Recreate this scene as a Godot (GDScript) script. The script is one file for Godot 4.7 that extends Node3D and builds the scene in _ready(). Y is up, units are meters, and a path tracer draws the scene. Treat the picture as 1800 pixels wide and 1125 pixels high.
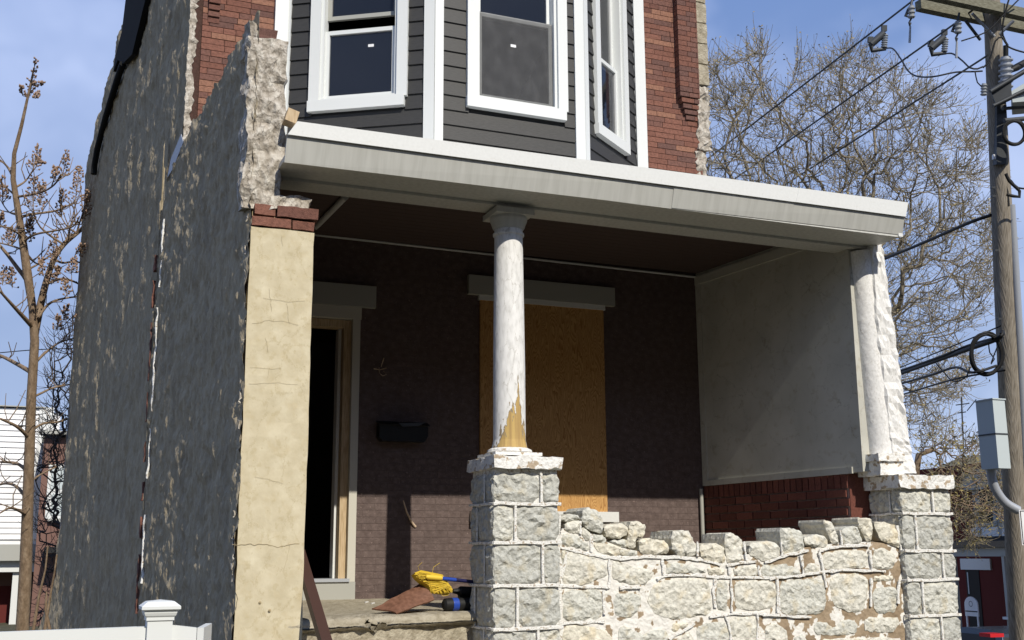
extends Node3D

# ---------------------------------------------------------------- camera and measuring
const F := 2000.0            # focal length in pixels of the 1800 x 1125 photograph
const YH := 975.0            # row of the horizon
const ZF := -6.8             # front faces of the porch pillars
const ZH := -8.9             # front wall of the house
const FLOOR := 1.265         # porch floor
var eye := Vector3(0, 1.6, 0)
var fw: Vector3
var rt: Vector3
var up: Vector3
var rng := RandomNumberGenerator.new()
var nz := FastNoiseLite.new()
var mats := {}
var used_names := {}

func aim() -> void:
	var yaw := deg_to_rad(22.5)
	var roll := deg_to_rad(0.3)
	var p := atan((YH - 562.5) / F)
	fw = Vector3(sin(yaw) * cos(p), sin(p), -cos(yaw) * cos(p))
	var r0 := Vector3(cos(yaw), 0, sin(yaw))
	var u0 := r0.cross(fw)
	rt = r0 * cos(roll) - u0 * sin(roll)
	up = u0 * cos(roll) + r0 * sin(roll)

func ray(x: float, y: float) -> Vector3:
	return fw + rt * ((x - 900.0) / F) - up * ((y - 562.5) / F)

func onz(x: float, y: float, z: float) -> Vector3:
	var d := ray(x, y)
	return eye + d * ((z - eye.z) / d.z)

func onx(x: float, y: float, wx: float) -> Vector3:
	var d := ray(x, y)
	return eye + d * ((wx - eye.x) / d.x)

func ony(x: float, y: float, wy: float) -> Vector3:
	var d := ray(x, y)
	return eye + d * ((wy - eye.y) / d.y)

func far(x: float, y: float, d: float) -> Vector3:
	return eye + ray(x, y) * d

# ---------------------------------------------------------------- mesh collector
class Mb:
	var v := PackedVector3Array()
	var n := PackedVector3Array()
	var uv := PackedVector2Array()
	func tri(a: Vector3, b: Vector3, c: Vector3, out := Vector3.ZERO) -> void:
		var nn := (c - a).cross(b - a)
		if nn.length_squared() < 1e-18:
			return
		nn = nn.normalized()
		if out != Vector3.ZERO and nn.dot(out) < 0.0:
			nn = -nn
			v.append(a); v.append(c); v.append(b)
		else:
			v.append(a); v.append(b); v.append(c)
		n.append(nn); n.append(nn); n.append(nn)
	func quad(a: Vector3, b: Vector3, c: Vector3, d: Vector3, out := Vector3.ZERO) -> void:
		tri(a, b, c, out)
		tri(a, c, d, out)
	func obox(c: Vector3, x: Vector3, y: Vector3, z: Vector3) -> void:
		for s in [-1.0, 1.0]:
			quad(c + x * s - y - z, c + x * s + y - z, c + x * s + y + z, c + x * s - y + z, x * s)
			quad(c + y * s - x - z, c + y * s + x - z, c + y * s + x + z, c + y * s - x + z, y * s)
			quad(c + z * s - x - y, c + z * s + x - y, c + z * s + x + y, c + z * s - x + y, z * s)
	func box(lo: Vector3, hi: Vector3) -> void:
		var h := (hi - lo) * 0.5
		obox((lo + hi) * 0.5, Vector3(h.x, 0, 0), Vector3(0, h.y, 0), Vector3(0, 0, h.z))
	func prism(poly: Array, ext: Vector3) -> void:
		var nn := Vector3.ZERO
		for i in poly.size():
			var a: Vector3 = poly[i]
			var b: Vector3 = poly[(i + 1) % poly.size()]
			nn += a.cross(b)
		nn = nn.normalized()
		var ex: Vector3 = (poly[1] - poly[0]).normalized()
		var ey := nn.cross(ex)
		var flat := PackedVector2Array()
		for p: Vector3 in poly:
			flat.append(Vector2(p.dot(ex), p.dot(ey)))
		var ids := Geometry2D.triangulate_polygon(flat)
		for k in range(0, ids.size(), 3):
			tri(poly[ids[k]], poly[ids[k + 1]], poly[ids[k + 2]], -ext)
			tri(poly[ids[k]] + ext, poly[ids[k + 1]] + ext, poly[ids[k + 2]] + ext, ext)
		for i in poly.size():
			var a: Vector3 = poly[i]
			var b: Vector3 = poly[(i + 1) % poly.size()]
			quad(a, b, b + ext, a + ext, (b - a).cross(nn))
	func vert(p: Vector3, nn: Vector3, t := Vector2.ZERO, with_uv := false) -> void:
		v.append(p); n.append(nn)
		if with_uv:
			uv.append(t)
	func tube(pts: Array, rad: Array, sides := 6, caps := true) -> void:
		var rings := []
		var m := pts.size()
		var prev := Vector3.UP
		for i in m:
			var t: Vector3 = (pts[mini(i + 1, m - 1)] - pts[maxi(i - 1, 0)])
			t = t.normalized() if t.length() > 1e-9 else Vector3.UP
			var a := prev - t * prev.dot(t)
			if a.length() < 0.05:
				a = t.cross(Vector3(1, 0.13, 0.2))
			a = a.normalized()
			prev = a
			var b := t.cross(a)
			var r: float = rad[mini(i, rad.size() - 1)]
			var ring := []
			for k in sides:
				var an := TAU * k / sides
				ring.append([pts[i] + (a * cos(an) + b * sin(an)) * r, a * cos(an) + b * sin(an)])
			rings.append(ring)
		for i in m - 1:
			for k in sides:
				var k2 := (k + 1) % sides
				var q := [rings[i][k], rings[i + 1][k], rings[i + 1][k2], rings[i][k2]]
				for w in [[0, 1, 2], [0, 2, 3]]:
					var f: Vector3 = (q[w[2]][0] - q[w[0]][0]).cross(q[w[1]][0] - q[w[0]][0])
					var order: Array = w if f.dot(q[0][1]) > 0.0 else [w[0], w[2], w[1]]
					for o in order:
						vert(q[o][0], q[o][1])
		if caps:
			for e in [0, m - 1]:
				var out: Vector3 = (pts[0] - pts[1]) if e == 0 else (pts[m - 1] - pts[m - 2])
				for k in range(1, sides - 1):
					tri(rings[e][0][0], rings[e][k][0], rings[e][k + 1][0], out)
	# flat raised band along a line lying in a plane with normal nn
	func ribbon(pts: Array, wid: Array, nn: Vector3, high: float) -> void:
		var rows := []
		for i in pts.size():
			var t: Vector3 = (pts[mini(i + 1, pts.size() - 1)] - pts[maxi(i - 1, 0)]).normalized()
			var s := t.cross(nn).normalized()
			var w: float = wid[mini(i, wid.size() - 1)]
			rows.append([pts[i] - s * w, pts[i] - s * w * 0.75 + nn * high, pts[i] + s * w * 0.75 + nn * high, pts[i] + s * w, s])
		for i in pts.size() - 1:
			var a: Array = rows[i]
			var b: Array = rows[i + 1]
			quad(a[0], a[1], b[1], b[0], -a[4])
			quad(a[1], a[2], b[2], b[1], nn)
			quad(a[2], a[3], b[3], b[2], a[4])
		quad(rows[0][0], rows[0][1], rows[0][2], rows[0][3], pts[0] - pts[1])
		quad(rows[-1][0], rows[-1][1], rows[-1][2], rows[-1][3], pts[-1] - pts[-2])
	func lathe(c: Vector3, prof: Array, seg := 24, axis := Vector3.UP, with_uv := false) -> void:
		var a := axis.cross(Vector3(0.3, 0.1, 1)).normalized()
		var b := axis.cross(a)
		for i in prof.size() - 1:
			var p0: Vector2 = prof[i]
			var p1: Vector2 = prof[i + 1]
			var sl := Vector2(p1.y - p0.y, p0.x - p1.x).normalized()
			for k in seg:
				var an0 := TAU * k / seg
				var an1 := TAU * (k + 1) / seg
				var d0 := a * cos(an0) + b * sin(an0)
				var d1 := a * cos(an1) + b * sin(an1)
				var q := [c + d0 * p0.x + axis * p0.y, c + d0 * p1.x + axis * p1.y, c + d1 * p1.x + axis * p1.y, c + d1 * p0.x + axis * p0.y]
				var nn := [d0 * sl.x + axis * sl.y, d0 * sl.x + axis * sl.y, d1 * sl.x + axis * sl.y, d1 * sl.x + axis * sl.y]
				var tt := [Vector2(float(k) / seg, p0.y), Vector2(float(k) / seg, p1.y), Vector2(float(k + 1) / seg, p1.y), Vector2(float(k + 1) / seg, p0.y)]
				for w in [[0, 1, 2], [0, 2, 3]]:
					var f: Vector3 = (q[w[2]] - q[w[0]]).cross(q[w[1]] - q[w[0]])
					if f.length_squared() < 1e-18:
						continue
					var order: Array = w if f.dot(nn[0]) > 0.0 else [w[0], w[2], w[1]]
					for o in order:
						vert(q[o], nn[o], tt[o], with_uv)
	# a sheet of (nu+1) x (nv+1) points with smooth normals turned towards out
	func sheet(pts: PackedVector3Array, nu: int, nv: int, out: Vector3, flat := false) -> void:
		var nr := PackedVector3Array()
		var w := nu + 1
		if not flat:
			for j in nv + 1:
				for i in w:
					var du := pts[j * w + mini(i + 1, nu)] - pts[j * w + maxi(i - 1, 0)]
					var dv := pts[mini(j + 1, nv) * w + i] - pts[maxi(j - 1, 0) * w + i]
					var c := du.cross(dv).normalized()
					nr.append(c if c.dot(out) > 0.0 else -c)
		for j in nv:
			for i in nu:
				var q := [j * w + i, j * w + i + 1, (j + 1) * w + i + 1, (j + 1) * w + i]
				if flat:
					quad(pts[q[0]], pts[q[1]], pts[q[2]], pts[q[3]], out)
					continue
				for s in [[0, 1, 2], [0, 2, 3]]:
					var f := (pts[q[s[2]]] - pts[q[s[0]]]).cross(pts[q[s[1]]] - pts[q[s[0]]])
					if f.length_squared() < 1e-18:
						continue
					var order: Array = s if f.dot(out) > 0.0 else [s[0], s[2], s[1]]
					for o in order:
						vert(pts[q[o]], nr[q[o]])
	func mesh() -> ArrayMesh:
		var a := []
		a.resize(Mesh.ARRAY_MAX)
		a[Mesh.ARRAY_VERTEX] = v
		a[Mesh.ARRAY_NORMAL] = n
		if uv.size() == v.size():
			a[Mesh.ARRAY_TEX_UV] = uv
		var m := ArrayMesh.new()
		m.add_surface_from_arrays(Mesh.PRIMITIVE_TRIANGLES, a)
		return m

# ---------------------------------------------------------------- objects
func thing(called: String, label: String, category: String, at: Vector3, group := "") -> Node3D:
	var o := Node3D.new()
	name_top(o, called)
	o.position = at
	tag(o, label, category, group)
	return o

func name_top(o: Node, called: String) -> void:
	var k: int = used_names.get(called, 0)
	used_names[called] = k + 1
	o.name = called if k == 0 else "%s_%03d" % [called, k]
	add_child(o)

func tag(o: Node, label: String, category: String, group := "") -> void:
	o.set_meta("label", label)
	o.set_meta("category", category)
	if group:
		o.set_meta("group", group)

func origin_of(p: Node) -> Vector3:
	var s := Vector3.ZERO
	while p != self and p != null:
		s += (p as Node3D).position
		p = p.get_parent()
	return s

# world-space geometry as one part under parent
func part(called: String, m: Mb, material: Material, parent: Node) -> MeshInstance3D:
	var o := MeshInstance3D.new()
	o.name = called
	o.mesh = m.mesh()
	o.material_override = material
	parent.add_child(o, true)
	o.position = -origin_of(parent)
	return o

func top(called: String, m: Mb, material: Material, label: String, category: String, group := "") -> MeshInstance3D:
	var o := MeshInstance3D.new()
	o.mesh = m.mesh()
	o.material_override = material
	name_top(o, called)
	tag(o, label, category, group)
	return o

func structure(called: String, m: Mb, material: Material) -> MeshInstance3D:
	var o := MeshInstance3D.new()
	o.mesh = m.mesh()
	o.material_override = material
	name_top(o, called)
	o.set_meta("kind", "structure")
	return o

var unit_box := BoxMesh.new()
func block(called: String, centre: Vector3, size: Vector3, material: Material, parent: Node, basis := Basis.IDENTITY) -> MeshInstance3D:
	var o := MeshInstance3D.new()
	o.name = called
	o.mesh = unit_box
	o.material_override = material
	parent.add_child(o, true)
	o.transform = Transform3D(basis.scaled_local(size), centre - origin_of(parent))
	return o

# ---------------------------------------------------------------- noise and textures
func n3(p: Vector3, freq: float) -> float:
	return nz.get_noise_3d(p.x * freq, p.y * freq, p.z * freq)

func jig(p: Vector3, amp: float, freq: float) -> Vector3:
	var q := p * freq
	return p + Vector3(nz.get_noise_3d(q.x, q.y, q.z), nz.get_noise_3d(q.x + 91.0, q.y, q.z), nz.get_noise_3d(q.x, q.y, q.z + 47.0)) * amp

func field(sd: int, freq: float, octaves := 4, size := 512, cell := false, warp := 0.0) -> PackedByteArray:
	var f := FastNoiseLite.new()
	f.seed = sd
	f.frequency = freq
	f.fractal_octaves = octaves
	f.noise_type = FastNoiseLite.TYPE_CELLULAR if cell else FastNoiseLite.TYPE_SIMPLEX_SMOOTH
	if cell:
		f.cellular_return_type = FastNoiseLite.RETURN_DISTANCE2_SUB
		f.fractal_type = FastNoiseLite.FRACTAL_NONE
	if warp > 0.0:
		f.domain_warp_enabled = true
		f.domain_warp_amplitude = warp
		f.domain_warp_frequency = freq * 1.7
	var im := f.get_seamless_image(size, size)
	im.convert(Image.FORMAT_L8)
	return im.get_data()

func srgb8(c: Color) -> Color:
	return c.linear_to_srgb()

func ramp(f: PackedByteArray, stops: Array) -> PackedByteArray:
	var lut := PackedByteArray()
	for i in 256:
		var t := i / 255.0
		var c: Color = stops[-1][1]
		for k in stops.size():
			if t <= stops[k][0]:
				if k == 0:
					c = stops[0][1]
				else:
					c = (stops[k - 1][1] as Color).lerp(stops[k][1], (t - stops[k - 1][0]) / (stops[k][0] - stops[k - 1][0]))
				break
		c = srgb8(c)
		lut.append(int(c.r * 255.0)); lut.append(int(c.g * 255.0)); lut.append(int(c.b * 255.0))
	var o := PackedByteArray()
	o.resize(f.size() * 3)
	var j := 0
	for i in f.size():
		var k := f[i] * 3
		o[j] = lut[k]; o[j + 1] = lut[k + 1]; o[j + 2] = lut[k + 2]
		j += 3
	return o

# blend a colour in where the field lies between lo (none) and hi (full); lo > hi works downwards
func over(o: PackedByteArray, f: PackedByteArray, lo: float, hi: float, col: Color, most := 1.0) -> PackedByteArray:
	var c := srgb8(col)
	var r := c.r * 255.0
	var g := c.g * 255.0
	var b := c.b * 255.0
	var lut := PackedFloat32Array()
	for i in 256:
		lut.append(clampf((i / 255.0 - lo) / (hi - lo), 0.0, 1.0) * most)
	for i in f.size():
		var m := lut[f[i]]
		if m > 0.0:
			var j := i * 3
			o[j] = int(lerpf(o[j], r, m)); o[j + 1] = int(lerpf(o[j + 1], g, m)); o[j + 2] = int(lerpf(o[j + 2], b, m))
	return o

func tex(o: PackedByteArray, size := 512, h := 0) -> ImageTexture:
	return ImageTexture.create_from_image(Image.create_from_data(size, h if h else size, false, Image.FORMAT_RGB8, o))

func gtex(f: PackedByteArray, size := 512) -> ImageTexture:
	return ImageTexture.create_from_image(Image.create_from_data(size, size, false, Image.FORMAT_L8, f))

func g(v: float) -> Color:
	return Color(v, v, v)

func mat(key: String, col: Color, rough := 0.8, metal := 0.0) -> StandardMaterial3D:
	if mats.has(key):
		return mats[key]
	var m := StandardMaterial3D.new()
	m.resource_name = key
	m.albedo_color = col.linear_to_srgb()
	m.roughness = rough
	m.metallic = metal
	m.metallic_specular = 0.4
	mats[key] = m
	return m

func tmat(key: String, t: Texture2D, rough: float, scale: Vector3, relief: Texture2D = null, cm := 0.0, tint := Color(1, 1, 1)) -> StandardMaterial3D:
	var m := mat(key, tint, rough)
	m.albedo_texture = t
	m.uv1_triplanar = true
	m.uv1_world_triplanar = true
	m.uv1_triplanar_sharpness = 4.0
	m.uv1_scale = scale
	if relief:
		m.heightmap_enabled = true
		m.heightmap_texture = relief
		m.heightmap_scale = cm
	return m

func make_materials() -> void:
	var fine := field(1, 0.06, 4)
	var mid := field(2, 0.02, 5)
	var coarse := field(3, 0.006, 4)
	var mid2 := field(4, 0.025, 5)
	var speck := field(5, 0.09, 2)
	var cells := field(6, 0.012, 1, 512, true, 40.0)
	var cells2 := field(7, 0.022, 1, 512, true, 30.0)
	var fine_t := gtex(fine)
	var mid_t := gtex(mid)
	var speck_t := gtex(speck)
	# grey stucco of the side wall
	var o := ramp(mid, [[0.0, Color(0.28, 0.23, 0.15)], [0.5, Color(0.36, 0.30, 0.20)], [1.0, Color(0.43, 0.365, 0.255)]])
	o = over(o, coarse, 0.55, 0.85, Color(0.24, 0.20, 0.14), 0.4)
	o = over(o, field(8, 0.10, 2), 0.86, 0.90, Color(0.50, 0.48, 0.43), 0.6)
	tmat("stucco", tex(o), 0.95, Vector3(0.9, 0.4, 0.9), gtex(field(9, 0.05, 4)), 1.3)
	var sm_ := mats["stucco"] as StandardMaterial3D
	var sf := field(18, 0.03, 4)
	var im := Image.create(512, 512, false, Image.FORMAT_RGBA8)
	var pale := srgb8(Color(0.48, 0.42, 0.31))
	var stain := srgb8(Color(0.19, 0.155, 0.10))
	for y in 512:
		for x in 512:
			var k := sf[y * 512 + x] / 255.0
			if k > 0.62:
				im.set_pixel(x, y, Color(pale.r, pale.g, pale.b, minf(0.12, (k - 0.62) * 1.0)))
			elif k < 0.4:
				im.set_pixel(x, y, Color(stain.r, stain.g, stain.b, minf(0.4, (0.4 - k) * 2.0)))
			else:
				im.set_pixel(x, y, Color(pale.r, pale.g, pale.b, 0.0))
	sm_.detail_enabled = true
	sm_.detail_albedo = ImageTexture.create_from_image(im)
	sm_.detail_blend_mode = BaseMaterial3D.BLEND_MODE_MIX
	sm_.detail_uv_layer = BaseMaterial3D.DETAIL_UV_2
	sm_.uv2_triplanar = true
	sm_.uv2_world_triplanar = true
	sm_.uv2_scale = Vector3(0.35, 0.07, 0.35)
	# cream stucco of the pillar with hairline cracks
	o = ramp(mid, [[0.0, Color(0.50, 0.435, 0.29)], [0.5, Color(0.555, 0.49, 0.34)], [1.0, Color(0.62, 0.56, 0.405)]])
	o = over(o, mid2, 0.6, 0.9, Color(0.50, 0.42, 0.26), 0.5)
	o = over(o, cells, 0.022, 0.0, Color(0.36, 0.29, 0.16), 0.4)
	o = over(o, speck, 0.86, 0.92, Color(0.38, 0.31, 0.18), 0.5)
	o = over(o, field(17, 0.03, 4), 0.72, 0.8, Color(0.46, 0.39, 0.24), 0.5)
	tmat("cream", tex(o), 0.9, Vector3(0.75, 0.62, 0.75), fine_t, 0.12)
	# raw cement
	o = ramp(mid, [[0.0, Color(0.20, 0.17, 0.13)], [0.45, Color(0.42, 0.38, 0.32)], [1.0, Color(0.66, 0.63, 0.56)]])
	o = over(o, cells2, 0.05, 0.0, Color(0.12, 0.10, 0.08), 0.8)
	tmat("cement", tex(o), 0.95, Vector3(1.6, 1.1, 1.6), mid_t, 1.6)
	# limestone stones with thin old paint
	o = ramp(mid2, [[0.0, Color(0.40, 0.39, 0.35)], [0.4, Color(0.62, 0.61, 0.55)], [1.0, Color(0.80, 0.78, 0.70)]])
	o = over(o, coarse, 0.62, 0.88, Color(0.66, 0.57, 0.40), 0.5)
	o = over(o, cells2, 0.025, 0.0, Color(0.30, 0.28, 0.24), 0.5)
	o = over(o, speck, 0.84, 0.92, Color(0.24, 0.21, 0.17), 0.7)
	var st := tex(o)
	tmat("stone", st, 0.92, Vector3(1.9, 1.9, 1.9), mid_t, 0.9, Color(0.95, 0.94, 0.905))
	tmat("stone_grey", st, 0.92, Vector3(2.3, 2.3, 2.3), mid_t, 0.9, Color(0.85, 0.86, 0.845))
	tmat("stone_pillar", st, 0.92, Vector3(2.1, 2.1, 2.1), mid_t, 0.9, Color(0.70, 0.715, 0.715))
	tmat("stone_warm", st, 0.92, Vector3(1.6, 1.6, 1.6), mid_t, 0.9, Color(0.98, 0.945, 0.865))
	# mortar: white paint flaked off brown mortar
	o = ramp(mid, [[0.0, Color(0.22, 0.16, 0.10)], [1.0, Color(0.40, 0.31, 0.21)]])
	var o2 := o.duplicate()
	o = over(o, mid2, 0.56, 0.58, Color(0.74, 0.72, 0.66))
	tmat("mortar", tex(o), 0.95, Vector3(0.55, 0.55, 0.55), fine_t, 0.8)
	o2 = over(o2, mid2, 0.36, 0.39, Color(0.74, 0.72, 0.66))
	tmat("mortar_white", tex(o2), 0.95, Vector3(0.6, 0.6, 0.6), fine_t, 0.8)
	# white painted pointing
	o = ramp(fine, [[0.0, Color(0.58, 0.56, 0.51)], [0.5, Color(0.76, 0.75, 0.70)], [1.0, Color(0.84, 0.83, 0.79)]])
	o = over(o, mid2, 0.70, 0.76, Color(0.38, 0.31, 0.23), 0.8)
	tmat("white_pointing", tex(o), 0.9, Vector3(2.2, 2.2, 2.2), fine_t, 0.4)
	# flaking white paint on stone caps and plaster
	o = ramp(fine, [[0.0, Color(0.60, 0.59, 0.55)], [0.5, Color(0.76, 0.75, 0.71)], [1.0, Color(0.83, 0.82, 0.78)]])
	o = over(o, mid, 0.64, 0.68, Color(0.40, 0.31, 0.21), 0.9)
	tmat("flaking_white", tex(o), 0.85, Vector3(1.1, 1.1, 1.1), fine_t, 0.5)
	o = ramp(fine, [[0.0, Color(0.62, 0.61, 0.57)], [0.5, Color(0.76, 0.75, 0.72)], [1.0, Color(0.83, 0.82, 0.79)]])
	o = over(o, cells2, 0.022, 0.0, Color(0.36, 0.32, 0.26), 0.55)
	tmat("cracked_white", tex(o), 0.85, Vector3(1.6, 1.0, 1.6), mid_t, 0.45)
	# grey-white plaster of the inner porch wall
	o = ramp(coarse, [[0.0, Color(0.42, 0.415, 0.365)], [0.5, Color(0.47, 0.465, 0.41)], [1.0, Color(0.52, 0.515, 0.46)]])
	o = over(o, mid2, 0.70, 0.85, Color(0.36, 0.32, 0.24), 0.35)
	o = over(o, cells, 0.012, 0.0, Color(0.2, 0.18, 0.15), 0.5)
	tmat("plaster", tex(o), 0.9, Vector3(0.6, 0.6, 0.6))
	# bricks: noise over four tones
	var bn := ramp(mid, [[0.0, g(0.55)], [0.5, g(0.85)], [1.0, g(1.0)]])
	bn = over(bn, speck, 0.80, 0.90, g(0.35), 0.7)
	var bt := tex(bn)
	var tones := [Color(0.215, 0.095, 0.067), Color(0.25, 0.112, 0.079), Color(0.175, 0.079, 0.059), Color(0.32, 0.160, 0.106), Color(0.20, 0.098, 0.075), Color(0.16, 0.083, 0.067)]
	for i in 6:
		tmat("brick%d" % i, bt, 0.9, Vector3(3, 3, 3), fine_t, 0.3, tones[i])
	var red := [Color(0.20, 0.07, 0.05), Color(0.24, 0.085, 0.06), Color(0.165, 0.058, 0.042)]
	for i in 3:
		tmat("red%d" % i, bt, 0.9, Vector3(4, 4, 4), fine_t, 0.3, red[i])
	tmat("brick_joint", bt, 0.95, Vector3(3, 3, 3), fine_t, 0.4, Color(0.085, 0.045, 0.034))
	tmat("red_joint", bt, 0.95, Vector3(3, 3, 3), fine_t, 0.4, Color(0.40, 0.30, 0.26))
	# brown painted bricks of the porch wall
	o = ramp(mid, [[0.0, Color(0.082, 0.057, 0.050)], [0.5, Color(0.112, 0.081, 0.072)], [1.0, Color(0.146, 0.107, 0.096)]])
	o = over(o, field(11, 0.045, 3), 0.80, 0.86, Color(0.36, 0.27, 0.24), 0.5)
	var pt := tex(o)
	for i in 3:
		tmat("painted%d" % i, pt, 0.75, Vector3(1.2 + 0.2 * i, 1.4, 1.2), fine_t, 0.12, g([1.0, 0.95, 1.04][i]))
	tmat("painted_joint", pt, 0.85, Vector3(2, 2, 2), fine_t, 0.2, g(1.0))
	# fascia metal with faint run marks
	o = ramp(field(12, 0.03, 4), [[0.0, Color(0.46, 0.46, 0.42)], [0.5, Color(0.53, 0.53, 0.49)], [1.0, Color(0.58, 0.58, 0.54)]])
	tmat("fascia", tex(o), 0.5, Vector3(1.6, 0.12, 1.6))
	o = over(ramp(fine, [[0.0, Color(0.63, 0.64, 0.62)], [1.0, Color(0.68, 0.69, 0.67)]]), mid2, 0.75, 0.95, Color(0.55, 0.54, 0.50), 0.4)
	tmat("white_paint", tex(o), 0.55, Vector3(1.2, 1.2, 1.2))
	mat("vinyl_white", Color(0.67, 0.69, 0.675), 0.45)
	tmat("white_wall_siding", tex(ramp(coarse, [[0.0, g(0.66)], [1.0, g(0.82)]])), 0.6, Vector3(0.3, 0.3, 0.3))
	# siding
	o = ramp(field(13, 0.05, 3), [[0.0, Color(0.030, 0.030, 0.029)], [1.0, Color(0.048, 0.047, 0.045)]])
	tmat("siding", tex(o), 0.55, Vector3(0.6, 4.0, 0.6), fine_t, 0.05)
	# concrete
	o = ramp(mid, [[0.0, Color(0.22, 0.19, 0.13)], [0.5, Color(0.36, 0.32, 0.24)], [1.0, Color(0.48, 0.44, 0.34)]])
	o = over(o, speck, 0.75, 0.9, Color(0.2, 0.17, 0.12), 0.6)
	o = over(o, coarse, 0.6, 0.9, Color(0.26, 0.23, 0.17), 0.6)
	tmat("concrete", tex(o), 0.95, Vector3(1.2, 1.2, 1.2), fine_t, 0.6)
	# poles and bark
	o = ramp(field(14, 0.05, 4), [[0.0, Color(0.14, 0.118, 0.09)], [0.5, Color(0.27, 0.235, 0.185)], [1.0, Color(0.38, 0.34, 0.285)]])
	tmat("pole_wood", tex(o), 0.95, Vector3(2.2, 0.18, 2.2), gtex(field(15, 0.05, 3)), 0.6)
	tmat("old_timber", tex(o), 0.95, Vector3(0.4, 3.0, 0.4), null, 0.0, Color(0.62, 0.68, 0.62))
	tmat("bark", tex(ramp(mid, [[0.0, Color(0.13, 0.09, 0.055)], [0.5, Color(0.22, 0.155, 0.10)], [1.0, Color(0.31, 0.235, 0.16)]])), 0.95, Vector3(1.5, 0.6, 1.5), fine_t, 0.6)
	mat("twig", Color(0.225, 0.19, 0.125), 0.9)
	tmat("pale_bark", tex(ramp(mid, [[0.0, Color(0.15, 0.12, 0.085)], [0.5, Color(0.25, 0.21, 0.15)], [1.0, Color(0.37, 0.33, 0.25)]])), 0.95, Vector3(0.8, 0.4, 0.8), fine_t, 0.6)
	mat("dark_twig", Color(0.055, 0.042, 0.034), 0.9)
	mat("bud", Color(0.30, 0.245, 0.12), 0.9)
	mat("bud_yellow", Color(0.26, 0.21, 0.07), 0.9)
	mat("seed_pod", Color(0.30, 0.20, 0.14), 0.9)
	# ground
	o = ramp(mid, [[0.0, Color(0.05, 0.05, 0.048)], [1.0, Color(0.10, 0.098, 0.092)]])
	tmat("asphalt", tex(o), 0.95, Vector3(0.5, 0.5, 0.5))
	o = ramp(mid2, [[0.0, Color(0.035, 0.04, 0.02)], [0.6, Color(0.075, 0.07, 0.045)], [1.0, Color(0.12, 0.105, 0.07)]])
	tmat("dry_grass", tex(o), 0.95, Vector3(0.4, 0.4, 0.4))
	# plywood
	var pn := FastNoiseLite.new()
	pn.seed = 21
	pn.frequency = 0.008
	pn.fractal_octaves = 3
	var pw := PackedByteArray()
	var dk := srgb8(Color(0.27, 0.12, 0.03))
	var lt := srgb8(Color(0.56, 0.33, 0.12))
	for y in 1024:
		for x in 512:
			var q := pn.get_noise_2d(x * 1.5, y * 0.28) * 11.0 + pn.get_noise_2d(x * 9.0, y * 0.9) * 0.35
			var fr := q - floorf(q)
			var k := pow(1.0 - fr, 2.0) * 0.9 + pn.get_noise_2d(x * 30.0 + 500.0, y * 2.0) * 0.25
			var c := lt.lerp(dk, clampf(k, 0.0, 1.0))
			pw.append(int(c.r * 255.0)); pw.append(int(c.g * 255.0)); pw.append(int(c.b * 255.0))
	tmat("plywood", tex(pw, 512, 1024), 0.6, Vector3(0.8, 0.4, 0.8))
	o = ramp(field(16, 0.04, 4), [[0.0, Color(0.34, 0.24, 0.13)], [0.5, Color(0.48, 0.36, 0.22)], [1.0, Color(0.58, 0.46, 0.30)]])
	tmat("bare_wood", tex(o), 0.8, Vector3(3.0, 0.3, 3.0))
	mat("black_paint", g(0.012), 0.6)
	mat("dark_ceiling", Color(0.085, 0.060, 0.054), 0.8)
	mat("wood_floor", Color(0.17, 0.115, 0.07), 0.8)
	mat("drywall", g(0.25), 0.95)
	mat("tar_paper", g(0.010), 1.0)
	mat("galvanised", Color(0.40, 0.42, 0.45), 0.5, 0.3)
	mat("grey_box", Color(0.47, 0.52, 0.52), 0.5)
	mat("dark_steel", Color(0.07, 0.075, 0.08), 0.55, 0.3)
	mat("cable", g(0.012), 0.6)
	mat("porcelain", Color(0.33, 0.35, 0.37), 0.3)
	mat("grey_trim", Color(0.36, 0.36, 0.325), 0.7)
	mat("dirty_white", Color(0.52, 0.50, 0.43), 0.7)
	mat("rust_brown", Color(0.115, 0.055, 0.042), 0.7)
	mat("bristle", Color(0.62, 0.43, 0.03), 0.8)
	mat("broom_yellow", Color(0.72, 0.50, 0.05), 0.5)
	mat("blue", Color(0.02, 0.06, 0.34), 0.4)
	mat("navy", Color(0.012, 0.012, 0.06), 0.4)
	mat("paper", g(0.78), 0.8)
	mat("straw", Color(0.55, 0.42, 0.30), 0.8)
	mat("rail_brown", Color(0.055, 0.026, 0.018), 0.6)
	mat("maroon", Color(0.10, 0.016, 0.013), 0.85)
	mat("brown_siding", Color(0.17, 0.095, 0.075), 0.8)
	mat("car_paint", Color(0.05, 0.065, 0.085), 0.25, 0.4)
	mat("tail_light", Color(0.5, 0.02, 0.025), 0.25)
	mat("rubber", g(0.02), 0.9)
	mat("sign_white", g(0.78), 0.5)
	var gl := mat("glass", Color(0.02, 0.024, 0.035), 0.03)
	gl.transparency = BaseMaterial3D.TRANSPARENCY_ALPHA
	gl.albedo_color.a = 0.45
	gl.metallic_specular = 0.5
	var sc := tmat("screen_mesh", tex(ramp(mid, [[0.0, g(0.075)], [0.5, g(0.095)], [1.0, g(0.125)]])), 0.9, Vector3(0.9, 0.5, 0.9))
	sc.transparency = BaseMaterial3D.TRANSPARENCY_ALPHA
	sc.albedo_color.a = 0.6

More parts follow.
